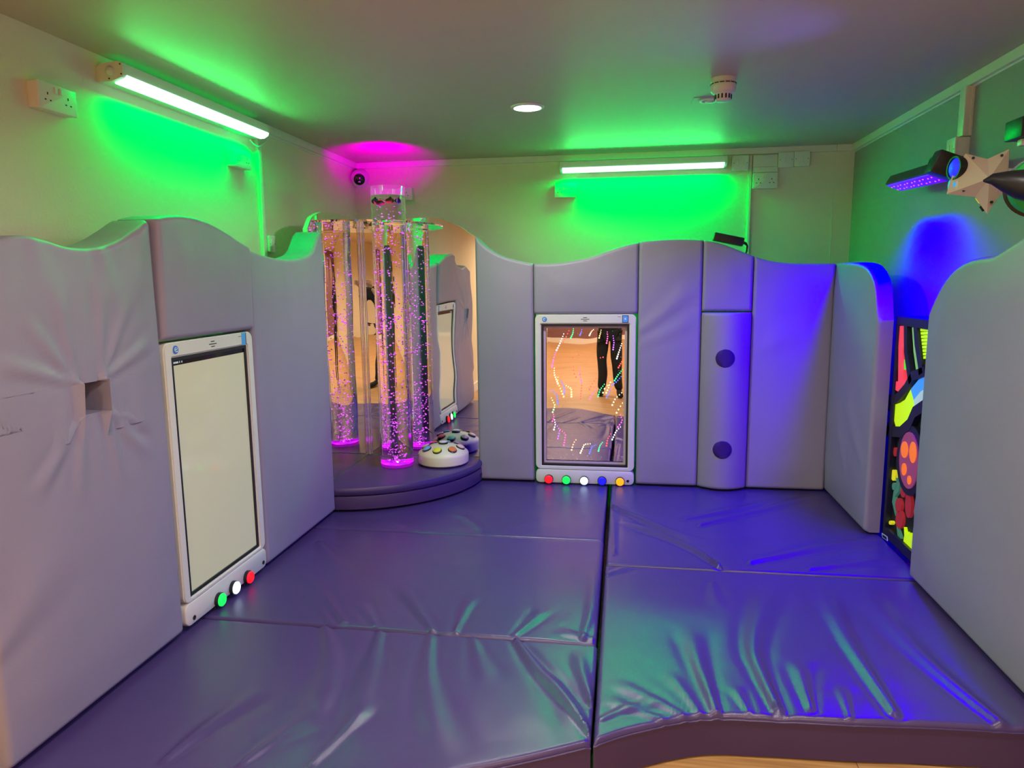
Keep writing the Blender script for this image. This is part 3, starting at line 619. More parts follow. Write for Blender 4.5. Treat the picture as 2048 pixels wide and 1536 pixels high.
CH = [('r', [(525, 240), (510, 275), (480, 330)], 5), ('w', [(485, 265), (455, 340), (430, 390)], 8), ('m', [(430, 390), (408, 450), (395, 520)], 8), ('g', [(560, 225), (557, 260), (540, 295)], 6),
      ('b', [(625, 232), (622, 250), (612, 272)], 4), ('y', [(715, 232), (700, 245), (685, 275)], 5), ('o', [(775, 235), (768, 265), (760, 295)], 5), ('p', [(823, 250), (826, 290), (818, 335)], 6),
      ('v', [(868, 280), (875, 330), (868, 385)], 7), ('w', [(935, 340), (915, 400), (897, 455)], 8), ('r', [(950, 450), (930, 490), (910, 525)], 6), ('g', [(940, 540), (905, 585), (880, 625)], 7),
      ('b', [(930, 595), (895, 635), (860, 660)], 6), ('y', [(412, 530), (412, 575), (440, 650)], 8), ('o', [(440, 600), (440, 640), (485, 750)], 8), ('b', [(465, 630), (490, 680), (488, 725)], 7), ('l', [(505, 665), (545, 690), (545, 750)], 7),
      ('r', [(610, 580), (625, 650), (615, 770)], 10), ('p', [(612, 530), (605, 575), (622, 640)], 7), ('r', [(735, 610), (695, 670), (685, 695)], 5), ('p', [(740, 685), (705, 730), (687, 770)], 6), ('g', [(800, 655), (765, 700), (752, 750)], 7), ('y', [(845, 640), (830, 690), (815, 720)], 5),
      ('b', [(850, 690), (835, 725), (818, 755)], 5), ('y', [(935, 720), (885, 765), (862, 815)], 6), ('y', [(940, 800), (910, 850), (895, 875)], 4), ('l', [(390, 760), (418, 820), (400, 870)], 7), ('b', [(385, 700), (432, 735), (440, 805)], 8),
      ('p', [(402, 870), (410, 910), (398, 940)], 5), ('w', [(415, 930), (420, 970), (410, 1005)], 5), ('v', [(425, 960), (455, 1010), (440, 1075)], 7), ('p', [(460, 1005), (500, 1040), (487, 1125)], 8), ('m', [(925, 890), (940, 940), (905, 985)], 6),
      ('w', [(925, 985), (890, 1020), (862, 1082)], 7), ('r', [(850, 1040), (825, 1080), (818, 1130)], 6), ('o', [(580, 1085), (562, 1110), (547, 1162)], 5), ('y', [(690, 1115), (645, 1120), (615, 1185)], 8), ('b', [(735, 1125), (705, 1135), (685, 1190)], 7),
      ('g', [(785, 1105), (765, 1130), (755, 1170)], 6), ('r', [(500, 440), (580, 450), (600, 430)], 3), ('r', [(560, 520), (560, 560), (580, 600)], 4), ('r', [(770, 450), (790, 445)], 2), ('l', [(850, 640), (800, 690), (790, 720)], 4)]
for ci, (c, pts, n) in enumerate(CH):  # an LED and its receding mirror images, each image built as a glowing bead
    P = np.array([buv(*Zl(*p)) for p in pts]); L = np.r_[0, np.cumsum(np.hypot(*np.diff(P, axis=0).T))]; mb = MB()
    for k in range(n):
        s = L[-1] * (k / max(1, n - 1)); u = np.interp(s, L, P[:, 0]); v = np.interp(s, L, P[:, 1]); rr = .0030 + .0028 * (k / n)
        if wl + .02 < u < wr - .02 and wb + .02 < v < wt - .02: mb.ball((u, v, -.036), rr, sub=1, sc=(1, 1, .5))
    if mb.v: o = mb.build('led_reflection_string', 'led_' + c, parent=d2, fix=False)
mb = MB()
for k in range(70):
    e = k % 4; q = rng.random(); off = rng.uniform(.035, .07)
    u, v = ((wl + off, wb + q * (wt - wb)), (wr - off, wb + q * (wt - wb)), (wl + q * (wr - wl), wb + off), (wl + q * (wr - wl), wt - off))[e]
    u = min(max(u, wl + .035), wr - .035); v = min(max(v, wb + .035), wt - .035); mb.ball((u, v, -.0365), .0018, sub=1, sc=(1, 1, .5))
o = mb.build('faint_light_specks', 'pale_sticker', parent=d2, fix=False); o['kind'] = 'stuff'

# ------------------------------------------------------------------ black fluorescent panel on the right
XU = 1.292
UV0 = on_right(YR1 - .012, TM + .014, XU)
def uvp(zx, zy, X=XU):
    p = hit(1720 + zx * .3448, 600 + zy * .3450, 0, X); return (YR1 - .012) - p.y, p.z - (TM + .014)
uv = thing('fluorescent_panel', 'black touch panel with glowing neon shapes between the two right pads', 'sensory panel', UV0)
uvH = 1.09; uvW = .95
mb = MB(); mb.box(0, uvW, 0, uvH, -.125, -.028); mb.build('back_board', 'panel_black', parent=uv, smooth=False)
def patch(name, m_, pts, w0, w1, parent=uv, px=True):
    P = [uvp(*p) for p in pts] if px else pts
    ar = sum(P[i][0] * P[(i + 1) % len(P)][1] - P[(i + 1) % len(P)][0] * P[i][1] for i in range(len(P)))
    if ar < 0: P = P[::-1]
    mb = MB(); mb.prism(P, w0, w1); return mb.build(name, m_, parent=parent, smooth=False)
def oval(cx, cy, rx, ry, n=24, tilt_=0): return [(cx + rx * math.cos(2 * PI * i / n) + tilt_ * math.sin(2 * PI * i / n), cy + ry * math.sin(2 * PI * i / n)) for i in range(n)]
# raised navy frame: border and curved bars
mb = MB(); frame_ring(mb, [(0, 0), (uvW, 0), (uvW, uvH), (0, uvH)], [(.035, .05), (uvW - .04, .05), (uvW - .04, uvH - .04), (.035, uvH - .04)], -.028, 0); mb.build('border', 'panel_navy', parent=uv, smooth=False)
def bar_poly(cl, hw):
    P = np.array([uvp(*p) for p in cl]); t = np.gradient(P, axis=0); t /= np.linalg.norm(t, axis=1)[:, None]; nn = np.c_[-t[:, 1], t[:, 0]] * hw
    return [tuple(x) for x in P + nn] + [tuple(x) for x in (P - nn)[::-1]]
for cl, hw in (([(262, 120), (262, 300), (282, 440), (290, 480)], .018), ([(316, 120), (325, 250), (345, 380), (350, 430)], .02), ([(160, 575), (210, 570), (262, 510), (300, 440), (370, 415)], .022), ([(150, 760), (230, 765), (280, 720), (310, 650), (370, 610)], .026), ([(150, 600), (180, 640), (172, 720), (150, 770)], .02)):
    patch('bar', 'panel_navy', bar_poly(cl, hw), -.028, -.001, px=False)
patch('neon_rod', 'neon_red', [(222, 150), (243, 150), (246, 225), (248, 275), (240, 278), (240, 468), (272, 465), (262, 490), (230, 540), (198, 520), (198, 475), (216, 470), (218, 275), (212, 270), (217, 200)], -.026, -.004)
patch('neon_tag', 'neon_green', [(206, 347), (258, 345), (264, 402), (206, 405)], -.027, -.012)
patch('neon_strip', 'neon_pale', [(285, 162), (292, 152), (300, 158), (305, 250), (328, 380), (320, 407), (308, 405), (294, 300)], -.027, -.012)
for k in range(9):
    y = 166 + k * 20; patch('neon_rib', 'neon_lime', [(335 + k * 2.2, y), (382, y - 4), (382, y + 12), (336 + k * 2.2, y + 15)], -.027, -.010)
patch('neon_curve', 'neon_lime', [(195, 605), (222, 596), (250, 578), (283, 518), (300, 580), (304, 640), (285, 655), (255, 712), (225, 738), (198, 738), (188, 700)], -.027, -.008)
cv = patch('neon_curve', 'neon_blue', [(283, 518), (330, 460), (385, 436), (385, 505), (340, 530), (300, 580)], -.027, -.008); cv['label'] = 'blue end of the curve'
patch('neon_curve', 'neon_white', [(300, 580), (340, 530), (385, 505), (385, 560), (345, 610), (304, 640)], -.027, -.008)
patch('ring', 'panel_navy', oval(287, 932, 78, 205), -.030, -.002)
dk = patch('disc', 'uv_mauve', oval(287, 930, 55, 165), -.0015, .004)
for c_ in ((266, 868, 20, 48), (315, 884, 20, 62), (263, 982, 14, 36), (293, 1045, 11, 26)): patch('spot', 'neon_orange', oval(*c_), .0042, .007, parent=dk)
for nm, m_, pts in (('neon_blob', 'uv_yellow', oval(174, 1015, 12, 32)), ('neon_blob', 'uv_dark_red', oval(183, 880, 8, 26)), ('neon_blob', 'uv_teal', oval(176, 1080, 9, 22)), ('neon_blob', 'uv_dark_red', oval(203, 1190, 17, 42)), ('neon_blob', 'uv_dark_red', oval(208, 1272, 20, 52)),
                    ('neon_blob', 'uv_dark_red', oval(260, 1190, 18, 72)), ('neon_blob', 'uv_dark_red', oval(230, 1112, 14, 32)), ('neon_blob', 'uv_yellow', oval(159, 1290, 10, 12)),
                    ('kelp', 'uv_teal', [(190, 1030), (212, 1060), (205, 1110), (182, 1140), (190, 1230), (186, 1250), (168, 1170), (176, 1110), (196, 1080)]), ('kelp', 'uv_teal', [(194, 1310), (205, 1340), (222, 1395), (228, 1410), (216, 1405), (198, 1360)]),
                    ('neon_hand', 'neon_lime', [(236, 1315), (243, 1345), (252, 1342), (258, 1362), (266, 1348), (276, 1372), (286, 1366), (296, 1400), (296, 1475), (262, 1440), (232, 1402), (238, 1365)])):
    patch(nm, m_, pts, -.028, -.014)
patch('label_plate', 'pale_sticker', [(128, 1350), (160, 1372), (162, 1398), (130, 1376)], 0, .002)
patch('label_face', 'panel_navy', [(133, 1358), (157, 1375), (158, 1392), (134, 1374)], .002, .0028)

# ------------------------------------------------------------------ electrics
def socket(mw, W, H, label, gang=2, cat='socket', depth=.032, name='wall_socket', kind='socket'):
    o = thing(name, label, cat, mw)
    mb = MB(); rslab(mb, 0, W, 0, H, .006, .0005, depth, .003); mb.build('back_box', 'white_plastic', parent=o, angle=30)
    mb = MB(); rslab(mb, -.0015, W + .0015, -.0015, H + .0015, .006, depth + .0003, depth + .009, .003); mb.build('face_plate', 'white_plastic', parent=o, angle=30)
    w = depth + .009
    if kind == 'socket':
        s = H / .088
        for g in range(gang):
            cx = W * ((g * 2 + 1) / (2 * gang)) if gang > 1 else W / 2
            if gang == 2: cx = W * (.23 if g == 0 else .77)
            mb = MB()
            for dx, dy, a, b in ((0, .010, .0022, .0042), (-.011, -.011, .0034, .0022), (.011, -.011, .0034, .0022)):
                mb.box(cx + dx * s - a * s, cx + dx * s + a * s, H * .48 + dy * s - b * s, H * .48 + dy * s + b * s, w, w + .0006)
            mb.build('pin_holes', 'dark_slot', parent=o, smooth=False)
        if gang == 2:
            for dx in (-.011, .011):
                mb = MB(); mb.box(W / 2 + dx - .006, W / 2 + dx + .006, H * .66, H * .9, w, w + .004, b=.0015); mb.build('rocker_switch', 'white_plastic', parent=o)
    elif kind == 'switch':
        mb = MB(); mb.box(W / 2 - .007, W / 2 + .007, H / 2 - .017, H / 2 + .017, w, w + .004, b=.0015); mb.build('rocker_switch', 'white_plastic', parent=o)
        mb = MB()
        for u in (.010, W - .010): mb.lathe([(.0025, w), (.0025, w + .0008), (0, w + .0008)], 10, tr(u, H / 2, 0))
        mb.build('screws', 'dark_slot', parent=o)
    elif kind == 'spur':
        mb = MB(); mb.box(W * .22, W * .42, H * .35, H * .75, w, w + .004, b=.0015); mb.build('rocker_switch', 'white_plastic', parent=o)
        mb = MB(); mb.box(W * .55, W * .75, H * .4, H * .7, w, w + .0015); mb.build('fuse_holder', 'trunking_plastic', parent=o, smooth=False)
        mb = MB()
        for u in (.010, W - .010): mb.lathe([(.0025, w), (.0025, w + .0008), (0, w + .0008)], 10, tr(u, H / 2, 0))
        mb.build('screws', 'dark_slot', parent=o)
    return o
socket(on_left(2.142, 2.010), .163, .086, 'white double socket on the left wall, nearest the camera')
socket(on_left(3.322, 2.002), .156, .084, 'green-lit double socket under the far end of the left strip light')
socket(on_left(3.635, 1.60), .07, .085, 'small white fused switch on the left wall behind the pads', cat='switch', name='fused_switch', kind='spur', depth=.024)
socket(on_back(-1.572, 2.002), .08, .085, 'single white socket on the back wall behind the bubble tube', gang=1)
socket(on_back(-.480, 1.989), .148, .092, 'green-lit double socket below the left end of the back strip light')
socket(on_back(.690, 2.128), .103, .096, 'white fused switch just right of the back strip light', cat='switch', name='fused_switch', kind='spur')
socket(on_back(.980, 2.140), .094, .092, 'left one of two light switches near the back right corner', cat='switch', name='light_switch', kind='switch')
socket(on_back(1.078, 2.143), .094, .092, 'right one of two light switches near the back right corner', cat='switch', name='light_switch', kind='switch')
socket(on_back(.824, 2.010), .154, .098, 'white double socket under the blank box near the back right corner')
bxo = thing('junction_box', 'blank white cable box above the double socket on the back wall', 'junction box', on_back(.824, 2.112))
mb = MB(); mb.box(0, .154, .036, .112, .0005, .022, b=.002); mb.build('cover', 'trunking_plastic', parent=bxo)
mb = MB(); mb.box(0, .154, 0, .034, .0005, .032, b=.002); mb.build('ledge', 'trunking_plastic', parent=bxo)
def trunk(mw, W, H, D, label):
    mb = MB(); mb.box(0, W, 0, H, .0005, D * .35, b=.001); mb.box(.003, W - .003, .001, H - .001, D * .35, D, b=.0015); o = mb.build('cable_trunking', 'trunking_plastic', mw=mw); return tag(o, label, 'cable trunking')
trunk(on_left(3.592, .02), .040, 2.185, .022, 'upright white cable trunking on the left wall below the green strip light')
trunk(on_back(.797, .02), .024, 2.202, .02, 'upright white cable trunking on the back wall right of the green glow')
mb = MB(); mb.tube([(1.335, WB - .001, 1.48), (1.337, WB - .002, 1.7), (1.334, WB - .001, 1.85), (1.336, WB - .001, 2.0)], .0016, 6); tag(mb.build('wall_cable', 'trunking_plastic'), 'thin cable down the back wall beside the grey wall', 'cable')
trunk(on_right(3.473, 2.025), .060, .205, .036, 'short white trunking dropping to the spur box on the grey wall')
socket(on_right(3.51, 1.925), .085, .098, 'white spur box above the ultraviolet lamp on the grey wall', cat='switch', name='fused_switch', kind='spur', depth=.05)

# LED battens
def batten(mw, label, L=1.09):
    o = thing('strip_light', label, 'strip light', mw)
    prof = [(0, 0), (0, .052), (.018, .064), (.088, .070), (.104, .064), (.107, .022), (.100, .014), (.055, .001)]
    prof = [(d, v) for d, v in prof]
    def ext(pf, u0, u1):
        mb = MB(); n = len(pf); vs = [(u0, v, d + .0005) for d, v in pf] + [(u1, v, d + .0005) for d, v in pf]
        mb.add(vs, [tuple(range(n)), tuple(reversed(range(n, 2 * n)))] + [(i, n + i, n + (i + 1) % n, (i + 1) % n) for i in range(n)]); return mb
    ext(prof, .016, L - .016).build('body', 'white_plastic', parent=o, angle=30)
    for u0, u1 in ((0, .0155), (L - .0155, L)):
        ec = ext([(d, v) for d, v in prof], u0, u1).build('end_cap', 'trunking_plastic', parent=o, angle=30)
        mb = MB(); ue = -.0005 if u0 == 0 else L + .0005
        for d, v in ((.098, .058), (.100, .024), (.050, .010)): mb.lathe([(.003, 0), (.003, .001), (0, .001)], 8, tr(ue, v, d) @ rot('Y', -PI / 2 if u0 == 0 else PI / 2))
        mb.build('screws', 'dark_slot', parent=ec)
    mb = MB(); mb.lathe([(0, 0), (.017, 0), (.016, .008), (.010, .014), (0, .016)], 20, tr(-.0005, .036, .058) @ rot('Y', -PI / 2)); mb.build('sensor_dome', 'camera_white', parent=o)
    lens = [(.057, -.0012), (.103, .0135), (.108, .024), (.1105, .022), (.106, .008), (.085, -.004), (.062, -.0055)]
    ext(lens[::-1], .018, L - .018).build('lens', 'green_tube_light', parent=o, angle=60)
    mb = MB(); mb.box(.05, L - .05, .0705, .0715, .05, .062); 
    ext([(.040, .0685), (.040, .0715), (.056, .073), (.056, .0688)], .03, L - .03).build('top_slit', 'green_slit_light', parent=o)
    return o
bl = batten(on_left(2.470, 2.172), 'green strip light on the left wall', L=1.095)
bk = batten(on_back(-.440, 2.150), 'green strip light on the back wall', L=1.09)
mb = MB(); mb.tube([hit(500 + 33 * i / 10, 280 + 13 * math.sin(PI * i / 10), 0, WL + .035) for i in range(11)], .004, 8); mi_ = bl.matrix_world.inverted(); mb.v = [tuple(mi_ @ Vector(p)) for p in mb.v]; mb.build('power_cord', 'white_plastic', parent=bl)

# ceiling fittings
def downlight(x, y, label, group):
    o = thing('downlight', label, 'downlight', tr(x, y, ZC), group)
    mb = MB(); mb.lathe([(.066, -.0006), (.083, -.0006), (.081, -.006), (.068, -.009), (.066, -.005), (.066, -.0006)], 40); mb.build('trim_ring', 'white_plastic', parent=o)
    mb = MB(); mb.lathe([(0, -.004), (.0655, -.004), (.0655, -.007), (0, -.0085)], 40); mb.build('lamp', 'warm_lamp', parent=o)
    return o
DL = [(-.479, 3.597, 'lit round downlight in the ceiling above the mats')]
HALL = [(x, y) for y in (-.6, -2.3, -4.0, -5.7, -7.4, -8.9) for x in (-.9, 1.2)]
downlight(*DL[0], None)
FILL = [(-.479, 1.55), (.75, 1.55)]  # added downlights out of frame, to brighten the padded room
downlight(*FILL[0], 'added fill downlight above the front edge of the left mats, seen only in reflections', None)
downlight(*FILL[1], 'added fill downlight above the curved front edge of the right mat, seen only in reflections', None)
for x, y in HALL: downlight(x, y, 'lit round downlight of the hall, seen only in the mirrors', 'hall downlights')
sm = thing('smoke_detector', 'white smoke detector hanging from the ceiling', 'smoke detector', tr(.405, 3.27, ZC))
mb = MB(); mb.lathe([(0, -.0006), (.052, -.0006), (.054, -.014), (.050, -.018), (0, -.018)], 36); mb.build('base', 'star_plastic' if False else 'camera_white', parent=sm)
mb = MB(); mb.lathe([(0, -.0185), (.050, -.0185), (.053, -.030), (.052, -.052), (.045, -.060), (.036, -.064), (.032, -.088), (.026, -.094), (0, -.096)], 36); mb.build('head', 'camera_white', parent=sm)
mb = MB()
for k in range(14):
    a = 2 * PI * k / 14; mb.box(.0515, .0537, -.009, .009, -.027, -.0235, rot('Z', a)); mb.box(.034, .0365, -.003, .003, -.086, -.068, rot('Z', a))
mb.build('vents', 'dark_slot', parent=sm, smooth=False)
e = hit(1417, 200, 2, ZC); em = thing('sensor_rose', 'small green-lit round ceiling sensor beside the smoke detector', 'sensor', tr(e.x, e.y, ZC))
mb = MB(); mb.box(-.075, .075, -.06, .06, -.0022, -.0006); mb.build('plate', 'ceiling_paint', parent=em, smooth=False)
mb = MB(); mb.lathe([(.030, -.0023), (.044, -.0023), (.042, -.007), (.032, -.008), (.030, -.0023)], 32); mb.build('ring', 'white_plastic', parent=em)
mb = MB(); mb.lathe([(0, -.0026), (.018, -.0026), (.016, -.010), (0, -.013)], 24); mb.build('lens', 'camera_white', parent=em)
# dome camera in the corner
cp = hit(712, 356, 1, WB - .055)
cc_ = thing('security_camera', 'white dome security camera in the ceiling corner', 'camera', frame((cp.x + .03, WB - .0005, cp.z), (1, 0, 0), (0, 0, 1)) @ Matrix.Scale(1.3, 4))
mb = MB(); mb.lathe([(0, 0), (.052, 0), (.054, .012), (.050, .022), (0, .022)], 36, tr(-.012, 0, 0)); mb.build('mount', 'camera_white', parent=cc_)
mb = MB(); mb.ball((-.006, -.002, .045), .045, sub=3); mb.build('ball', 'camera_white', parent=cc_)
T = tr(-.006, -.002, .045) @ rot('Y', .42) @ rot('X', .28)
mb = MB(); mb.lathe([(.030, .034), (.030, .047), (.024, .050), (0, .051)], 28, T); mb.build('lens_face', 'black_gloss', parent=cc_)
mb = MB(); mb.box(-.006, .006, -.014, -.009, .0512, .052, T); mb.build('lens_window', 'pale_sticker', parent=cc_, smooth=False)
# black power unit on top of the back pads
pa, pb = hit(1424, 478, 1, 4.62), hit(1478, 489, 1, 4.62); dx = pb - pa; an = math.atan2(dx.z, dx.x)
pz = float(btop((pa.x + pb.x) / 2))
pw = thing('power_unit', 'black power unit lying on top of the back pads', 'power unit', tr((pa.x + pb.x) / 2, 4.50, pz + .048) @ rot('Y', -an + .0) )
mb = MB(); mb.box(-.088, .088, -.032, .032, -.024, .026, b=.005); mb.build('case', 'black_plastic', parent=pw)
mb = MB()
for k in range(4): mb.box(-.0888, -.0878, -.02 + k * .011, -.014 + k * .011, -.012, .014)
mb.build('vents', 'green_sticker', parent=pw, smooth=False)
mb = MB(); mb.tube([(.086, 0, 0), (.105, 0, -.002), (.118, 0, -.015), (.122, 0, -.045), (.126, .05, -.06)], [.009, .008, .006, .005, .005], 8); mb.build('lead', 'black_plastic', parent=pw)

# ------------------------------------------------------------------ ultraviolet lamp on the right wall
ua, ub = hit(1788, 375, 0, 1.33), hit(1884, 352, 0, 1.225)
ud = (ub - ua); UL = ud.length; uu = ud.normalized()
wn = Vector((-.38, 0, -.92)); wn = (wn - uu * wn.dot(uu)).normalized(); vv = wn.cross(uu)
UM = Matrix(((uu.x, vv.x, wn.x, ua.x), (uu.y, vv.y, wn.y, ua.y), (uu.z, vv.z, wn.z, ua.z), (0, 0, 0, 1)))
ul = thing('ultraviolet_lamp', 'black bar lamp with glowing violet diodes on the grey wall', 'ultraviolet lamp', UM)
mb = MB(); n_ = 6; pf = [(-.045, .0), (.045, 0), (.040, -.045), (.022, -.058), (-.022, -.058), (-.040, -.045)]
vs = [(0, a, b) for a, b in pf] + [(UL, a, b) for a, b in pf]; mb.add(vs, [tuple(range(6)), tuple(range(11, 5, -1))] + [(i, (i + 1) % 6, 6 + (i + 1) % 6, 6 + i) for i in range(6)]); mb.build('body', 'black_plastic', parent=ul, smooth=False)
mb = MB(); mb.box(.012, UL - .05, -.036, .036, .0005, .006, b=.002); fc = mb.build('diode_window', 'uv_diode', parent=ul)
mb = MB()
for k in range(12):
    for v_ in (-.016, .014): mb.ball((.03 + k * (UL - .10) / 11, v_ + .004 * (k % 2), .0062), .004, sub=1)
mb.build('diodes', 'uv_diode_core', parent=fc)
mb = MB(); mb.box(UL - .06, UL + .035, -.055, .055, -.085, .004, b=.006); mb.build('driver_box', 'black_plastic', parent=ul)
mb = MB(); mb.tube([(UL - .01, 0, -.07), tuple(UM.inverted() @ Vector((WR - .003, ub.y + .02, ub.z + .04)))], .012, 10); mb.build('wall_bracket', 'black_plastic', parent=ul)
cl = [hit(x, y, 0, 1.36) for x, y in ((1884, 311), (1872, 311), (1862, 318), (1858, 328), (1862, 337), (1868, 343))]
mb = MB(); mb.tube(cl, .006, 8); UMi = UM.inverted(); mb.v = [tuple(UMi @ Vector(p)) for p in mb.v]; mb.build('power_cord', 'black_plastic', parent=ul)

# ------------------------------------------------------------------ star projector
SC = hit(1978, 352, 0, 1.20); sn = Vector((-.42, -.86, -.10)).normalized()       # faces the room
su = Vector((0, 0, 1)).cross(sn).normalized(); sv = sn.cross(su)
SM = Matrix(((su.x, sv.x, sn.x, SC.x), (su.y, sv.y, sn.y, SC.y), (su.z, sv.z, sn.z, SC.z), (0, 0, 0, 1)))
SMi = SM.inverted()
def spl(px, py):
    d = FW + RT * ((px - 1024) / FPX) - UP * ((py - 768) / FPX); t = (SC - CAM).dot(sn) / d.dot(sn); p = SMi @ (CAM + d * t); return (p.x, p.y)
st = thing('star_projector', 'beige star-shaped light projector on the grey wall', 'star projector', SM)
out = [(1931, 307), (1975, 318), (2019, 298), (2016, 345), (2029, 380), (1999, 391), (1974, 428), (1950, 394), (1893, 388), (1904, 352)]
O2 = [spl(*p) for p in out]; n = len(O2); pk = spl(1980, 357)
vs = [(u, v, 0) for u, v in O2] + [(u, v, -.06) for u, v in O2] + [(pk[0], pk[1], .055)]
mb = MB(); mb.add(vs, [(i, (i + 1) % n, 2 * n) for i in range(n)] + [(i, n + i, n + (i + 1) % n, (i + 1) % n) for i in range(n)] + [tuple(range(n, 2 * n))]); mb.build('body', 'star_plastic', parent=st, smooth=False)
mb = MB()
for p in ((1947, 316), (2004, 311), (1928, 381), (1984, 404), (1983, 404)):
    u, v = spl(*p); mb.lathe([(.0045, 0), (.0045, .012), (0, .012)], 10, tr(u, v, .004))
mb.build('screws', 'dark_slot', parent=st)
# side lens: black ring and blue glass facing into the room
lu, lv = spl(1906, 337); ax = (SMi.to_3x3() @ Vector((-.985, -.16, .03))).normalized()
def face_dir(c, ax_):
    z = ax_; x = Vector((0, 1, 0)).cross(z).normalized(); y = z.cross(x); return Matrix(((x.x, y.x, z.x, c[0]), (x.y, y.y, z.y, c[1]), (x.z, y.z, z.z, c[2]), (0, 0, 0, 1)))
T = face_dir((lu + .012, lv, -.012), ax)
mb = MB(); mb.lathe([(0, -.03), (.040, -.03), (.040, .014), (.034, .014), (.034, .008), (0, .008)], 32, T); mb.build('lens_ring', 'black_plastic', parent=st)
mb = MB(); mb.lathe([(0, .0085), (.033, .0085), (.026, .014), (0, .017)], 32, T); mb.build('lens', 'lens_blue', parent=st)
l2 = spl(1904, 370); T2 = face_dir((l2[0] + .006, l2[1], -.012), ax)
mb = MB(); mb.lathe([(0, -.02), (.028, -.02), (.028, .006), (.022, .008), (0, .008)], 24, T2); mb.build('lens_ring', 'camera_white', parent=st)
mb = MB(); mb.lathe([(0, .0085), (.021, .0085), (.016, .012), (0, .013)], 24, T2); mb.build('lens', 'lens_cyan', parent=st)
a_, b_ = Vector((*O2[7], -.03)), Vector((*O2[6], -.03)); ed = (b_ - a_).normalized(); nrm = ed.cross(Vector((0, 0, 1))).normalized()
if nrm.y > 0: nrm = -nrm
Te = Matrix(((ed.x, 0, nrm.x, a_.x), (ed.y, 0, nrm.y, a_.y), (ed.z, 1, nrm.z, a_.z), (0, 0, 0, 1)))
mb = MB(); mb.box(.004, .026, -.012, .012, .0005, .003, Te); mb.build('port', 'uv_yellow', parent=st, smooth=False)
mb = MB(); mb.lathe([(0, .0005), (.011, .0005), (.010, .008), (0, .008)], 18, Te @ tr(.046, 0, 0)); mb.build('knob', 'black_plastic', parent=st)
mb = MB(); mb.tube([(pk[0], pk[1], -.062), (pk[0] + .02, pk[1] + .02, -.10), tuple(SMi @ Vector((WR - .004, SC.y + .10, SC.z + .02)))], .012, 10); mb.build('wall_arm', 'white_plastic', parent=st)

# green round fitting with black horn at the frame edge
GX = 1.22; gc = hit(2088, 368, 0, GX)
gn = Vector((-.35, -.93, -.02)).normalized(); gu = Vector((0, 0, 1)).cross(gn).normalized(); gv = gn.cross(gu)
GM = Matrix(((gu.x, gv.x, gn.x, gc.x), (gu.y, gv.y, gn.y, gc.y), (gu.z, gv.z, gn.z, gc.z), (0, 0, 0, 1)))
gw = thing('wheel_projector', 'green round wall projector with a black pointed arm, cut by the right frame edge', 'projector', GM)
mb = MB(); mb.lathe([(0, -.10), (.07, -.10), (.084, -.085), (.088, -.04), (.082, -.012), (.06, .002), (0, .004)], 40); mb.build('drum', 'green_lit_fabric', parent=gw)
mb = MB(); mb.lathe([(.080, -.115), (.092, -.112), (.093, -.102), (.082, -.100)], 40); mb.build('rear_ring', 'black_plastic', parent=gw)
GMi = GM.inverted()
def gpl(px, py, off=.03):
    d = FW + RT * ((px - 1024) / FPX) - UP * ((py - 768) / FPX); o_ = gc + gn * off; t = (o_ - CAM).dot(gn) / d.dot(gn); p = GMi @ (CAM + d * t); return p
ctr = [gpl(x, y) for x, y in ((1966, 362), (1984, 358), (2010, 362), (2040, 368), (2075, 372), (2110, 372))]
mb = MB(); mb.tube(ctr, [.003, .016, .030, .043, .05, .052], 14); mb.build('pointed_arm', 'black_plastic', parent=gw)
mb = MB(); mb.tube([(0, 0, -.10), (.02, .0, -.16), tuple(GMi @ Vector((WR - .004, gc.y + .05, gc.z)))], .015, 10); mb.build('wall_arm', 'black_plastic', parent=gw)
bq = hit(2046, 258, 0, 1.30)
bo_ = thing('mini_spotlight', 'small black box light high on the grey wall at the right frame edge', 'spotlight', frame((bq.x, bq.y, bq.z), (0, -1, 0), (0, 0, 1)))
mb = MB(); mb.box(-.055, .055, -.032, .032, -.05, .03, b=.004); mb.build('case', 'black_plastic', parent=bo_)
mb = MB(); mb.box(-.058, -.0555, -.030, .030, -.045, .025); mb.build('lens_plate', 'green_lit_fabric', parent=bo_, smooth=False)  # the green light on this face is in its colour
mb = MB(); mb.box(-.01, .02, -.055, -.033, -.03, .01, b=.003); mb.tube([(0, 0, -.05), (0, 0, -(WR - .004 - bq.x))], .010, 8); mb.build('bracket', 'camera_white', parent=bo_)
trunk(on_right(bq.y + .02, bq.z + .045), .035, ZC - .055 - bq.z - .045, .03, 'short white trunking above the small black box light at the right frame edge')

# ------------------------------------------------------------------ the person with the phone (seen in the mirrors)
def skin_mesh(nodes, edges, name, m_, parent, sub=2, root=0):
    me = bpy.data.meshes.new(name); me.from_pydata([n_[0] for n_ in nodes], edges, []); o = bpy.data.objects.new(name, me); COL.objects.link(o)
    o.modifiers.new('skin', 'SKIN'); s = o.modifiers.new('sub', 'SUBSURF'); s.levels = sub; s.render_levels = sub
    for i, n_ in enumerate(nodes):
        r = n_[1]; me.skin_vertices[0].data[i].radius = r if isinstance(r, tuple) else (r, r)
        me.skin_vertices[0].data[i].use_root = (i == root)
    me.materials.append(M[m_])
    dg = bpy.context.evaluated_depsgraph_get(); nm = bpy.data.meshes.new_from_object(o.evaluated_get(dg)); o.modifiers.clear(); old = o.data; o.data = nm; bpy.data.meshes.remove(old)
    nm.name = name
    nm.polygons.foreach_set('use_smooth', [True] * len(nm.polygons)); o.parent = parent
    return o
PX, PY = -.17, -.30
per = thing('person', 'person in black coat and dark trousers holding up a phone, seen in the mirrors', 'person', tr(PX, PY, 0))
bx = -PX; by = -PY
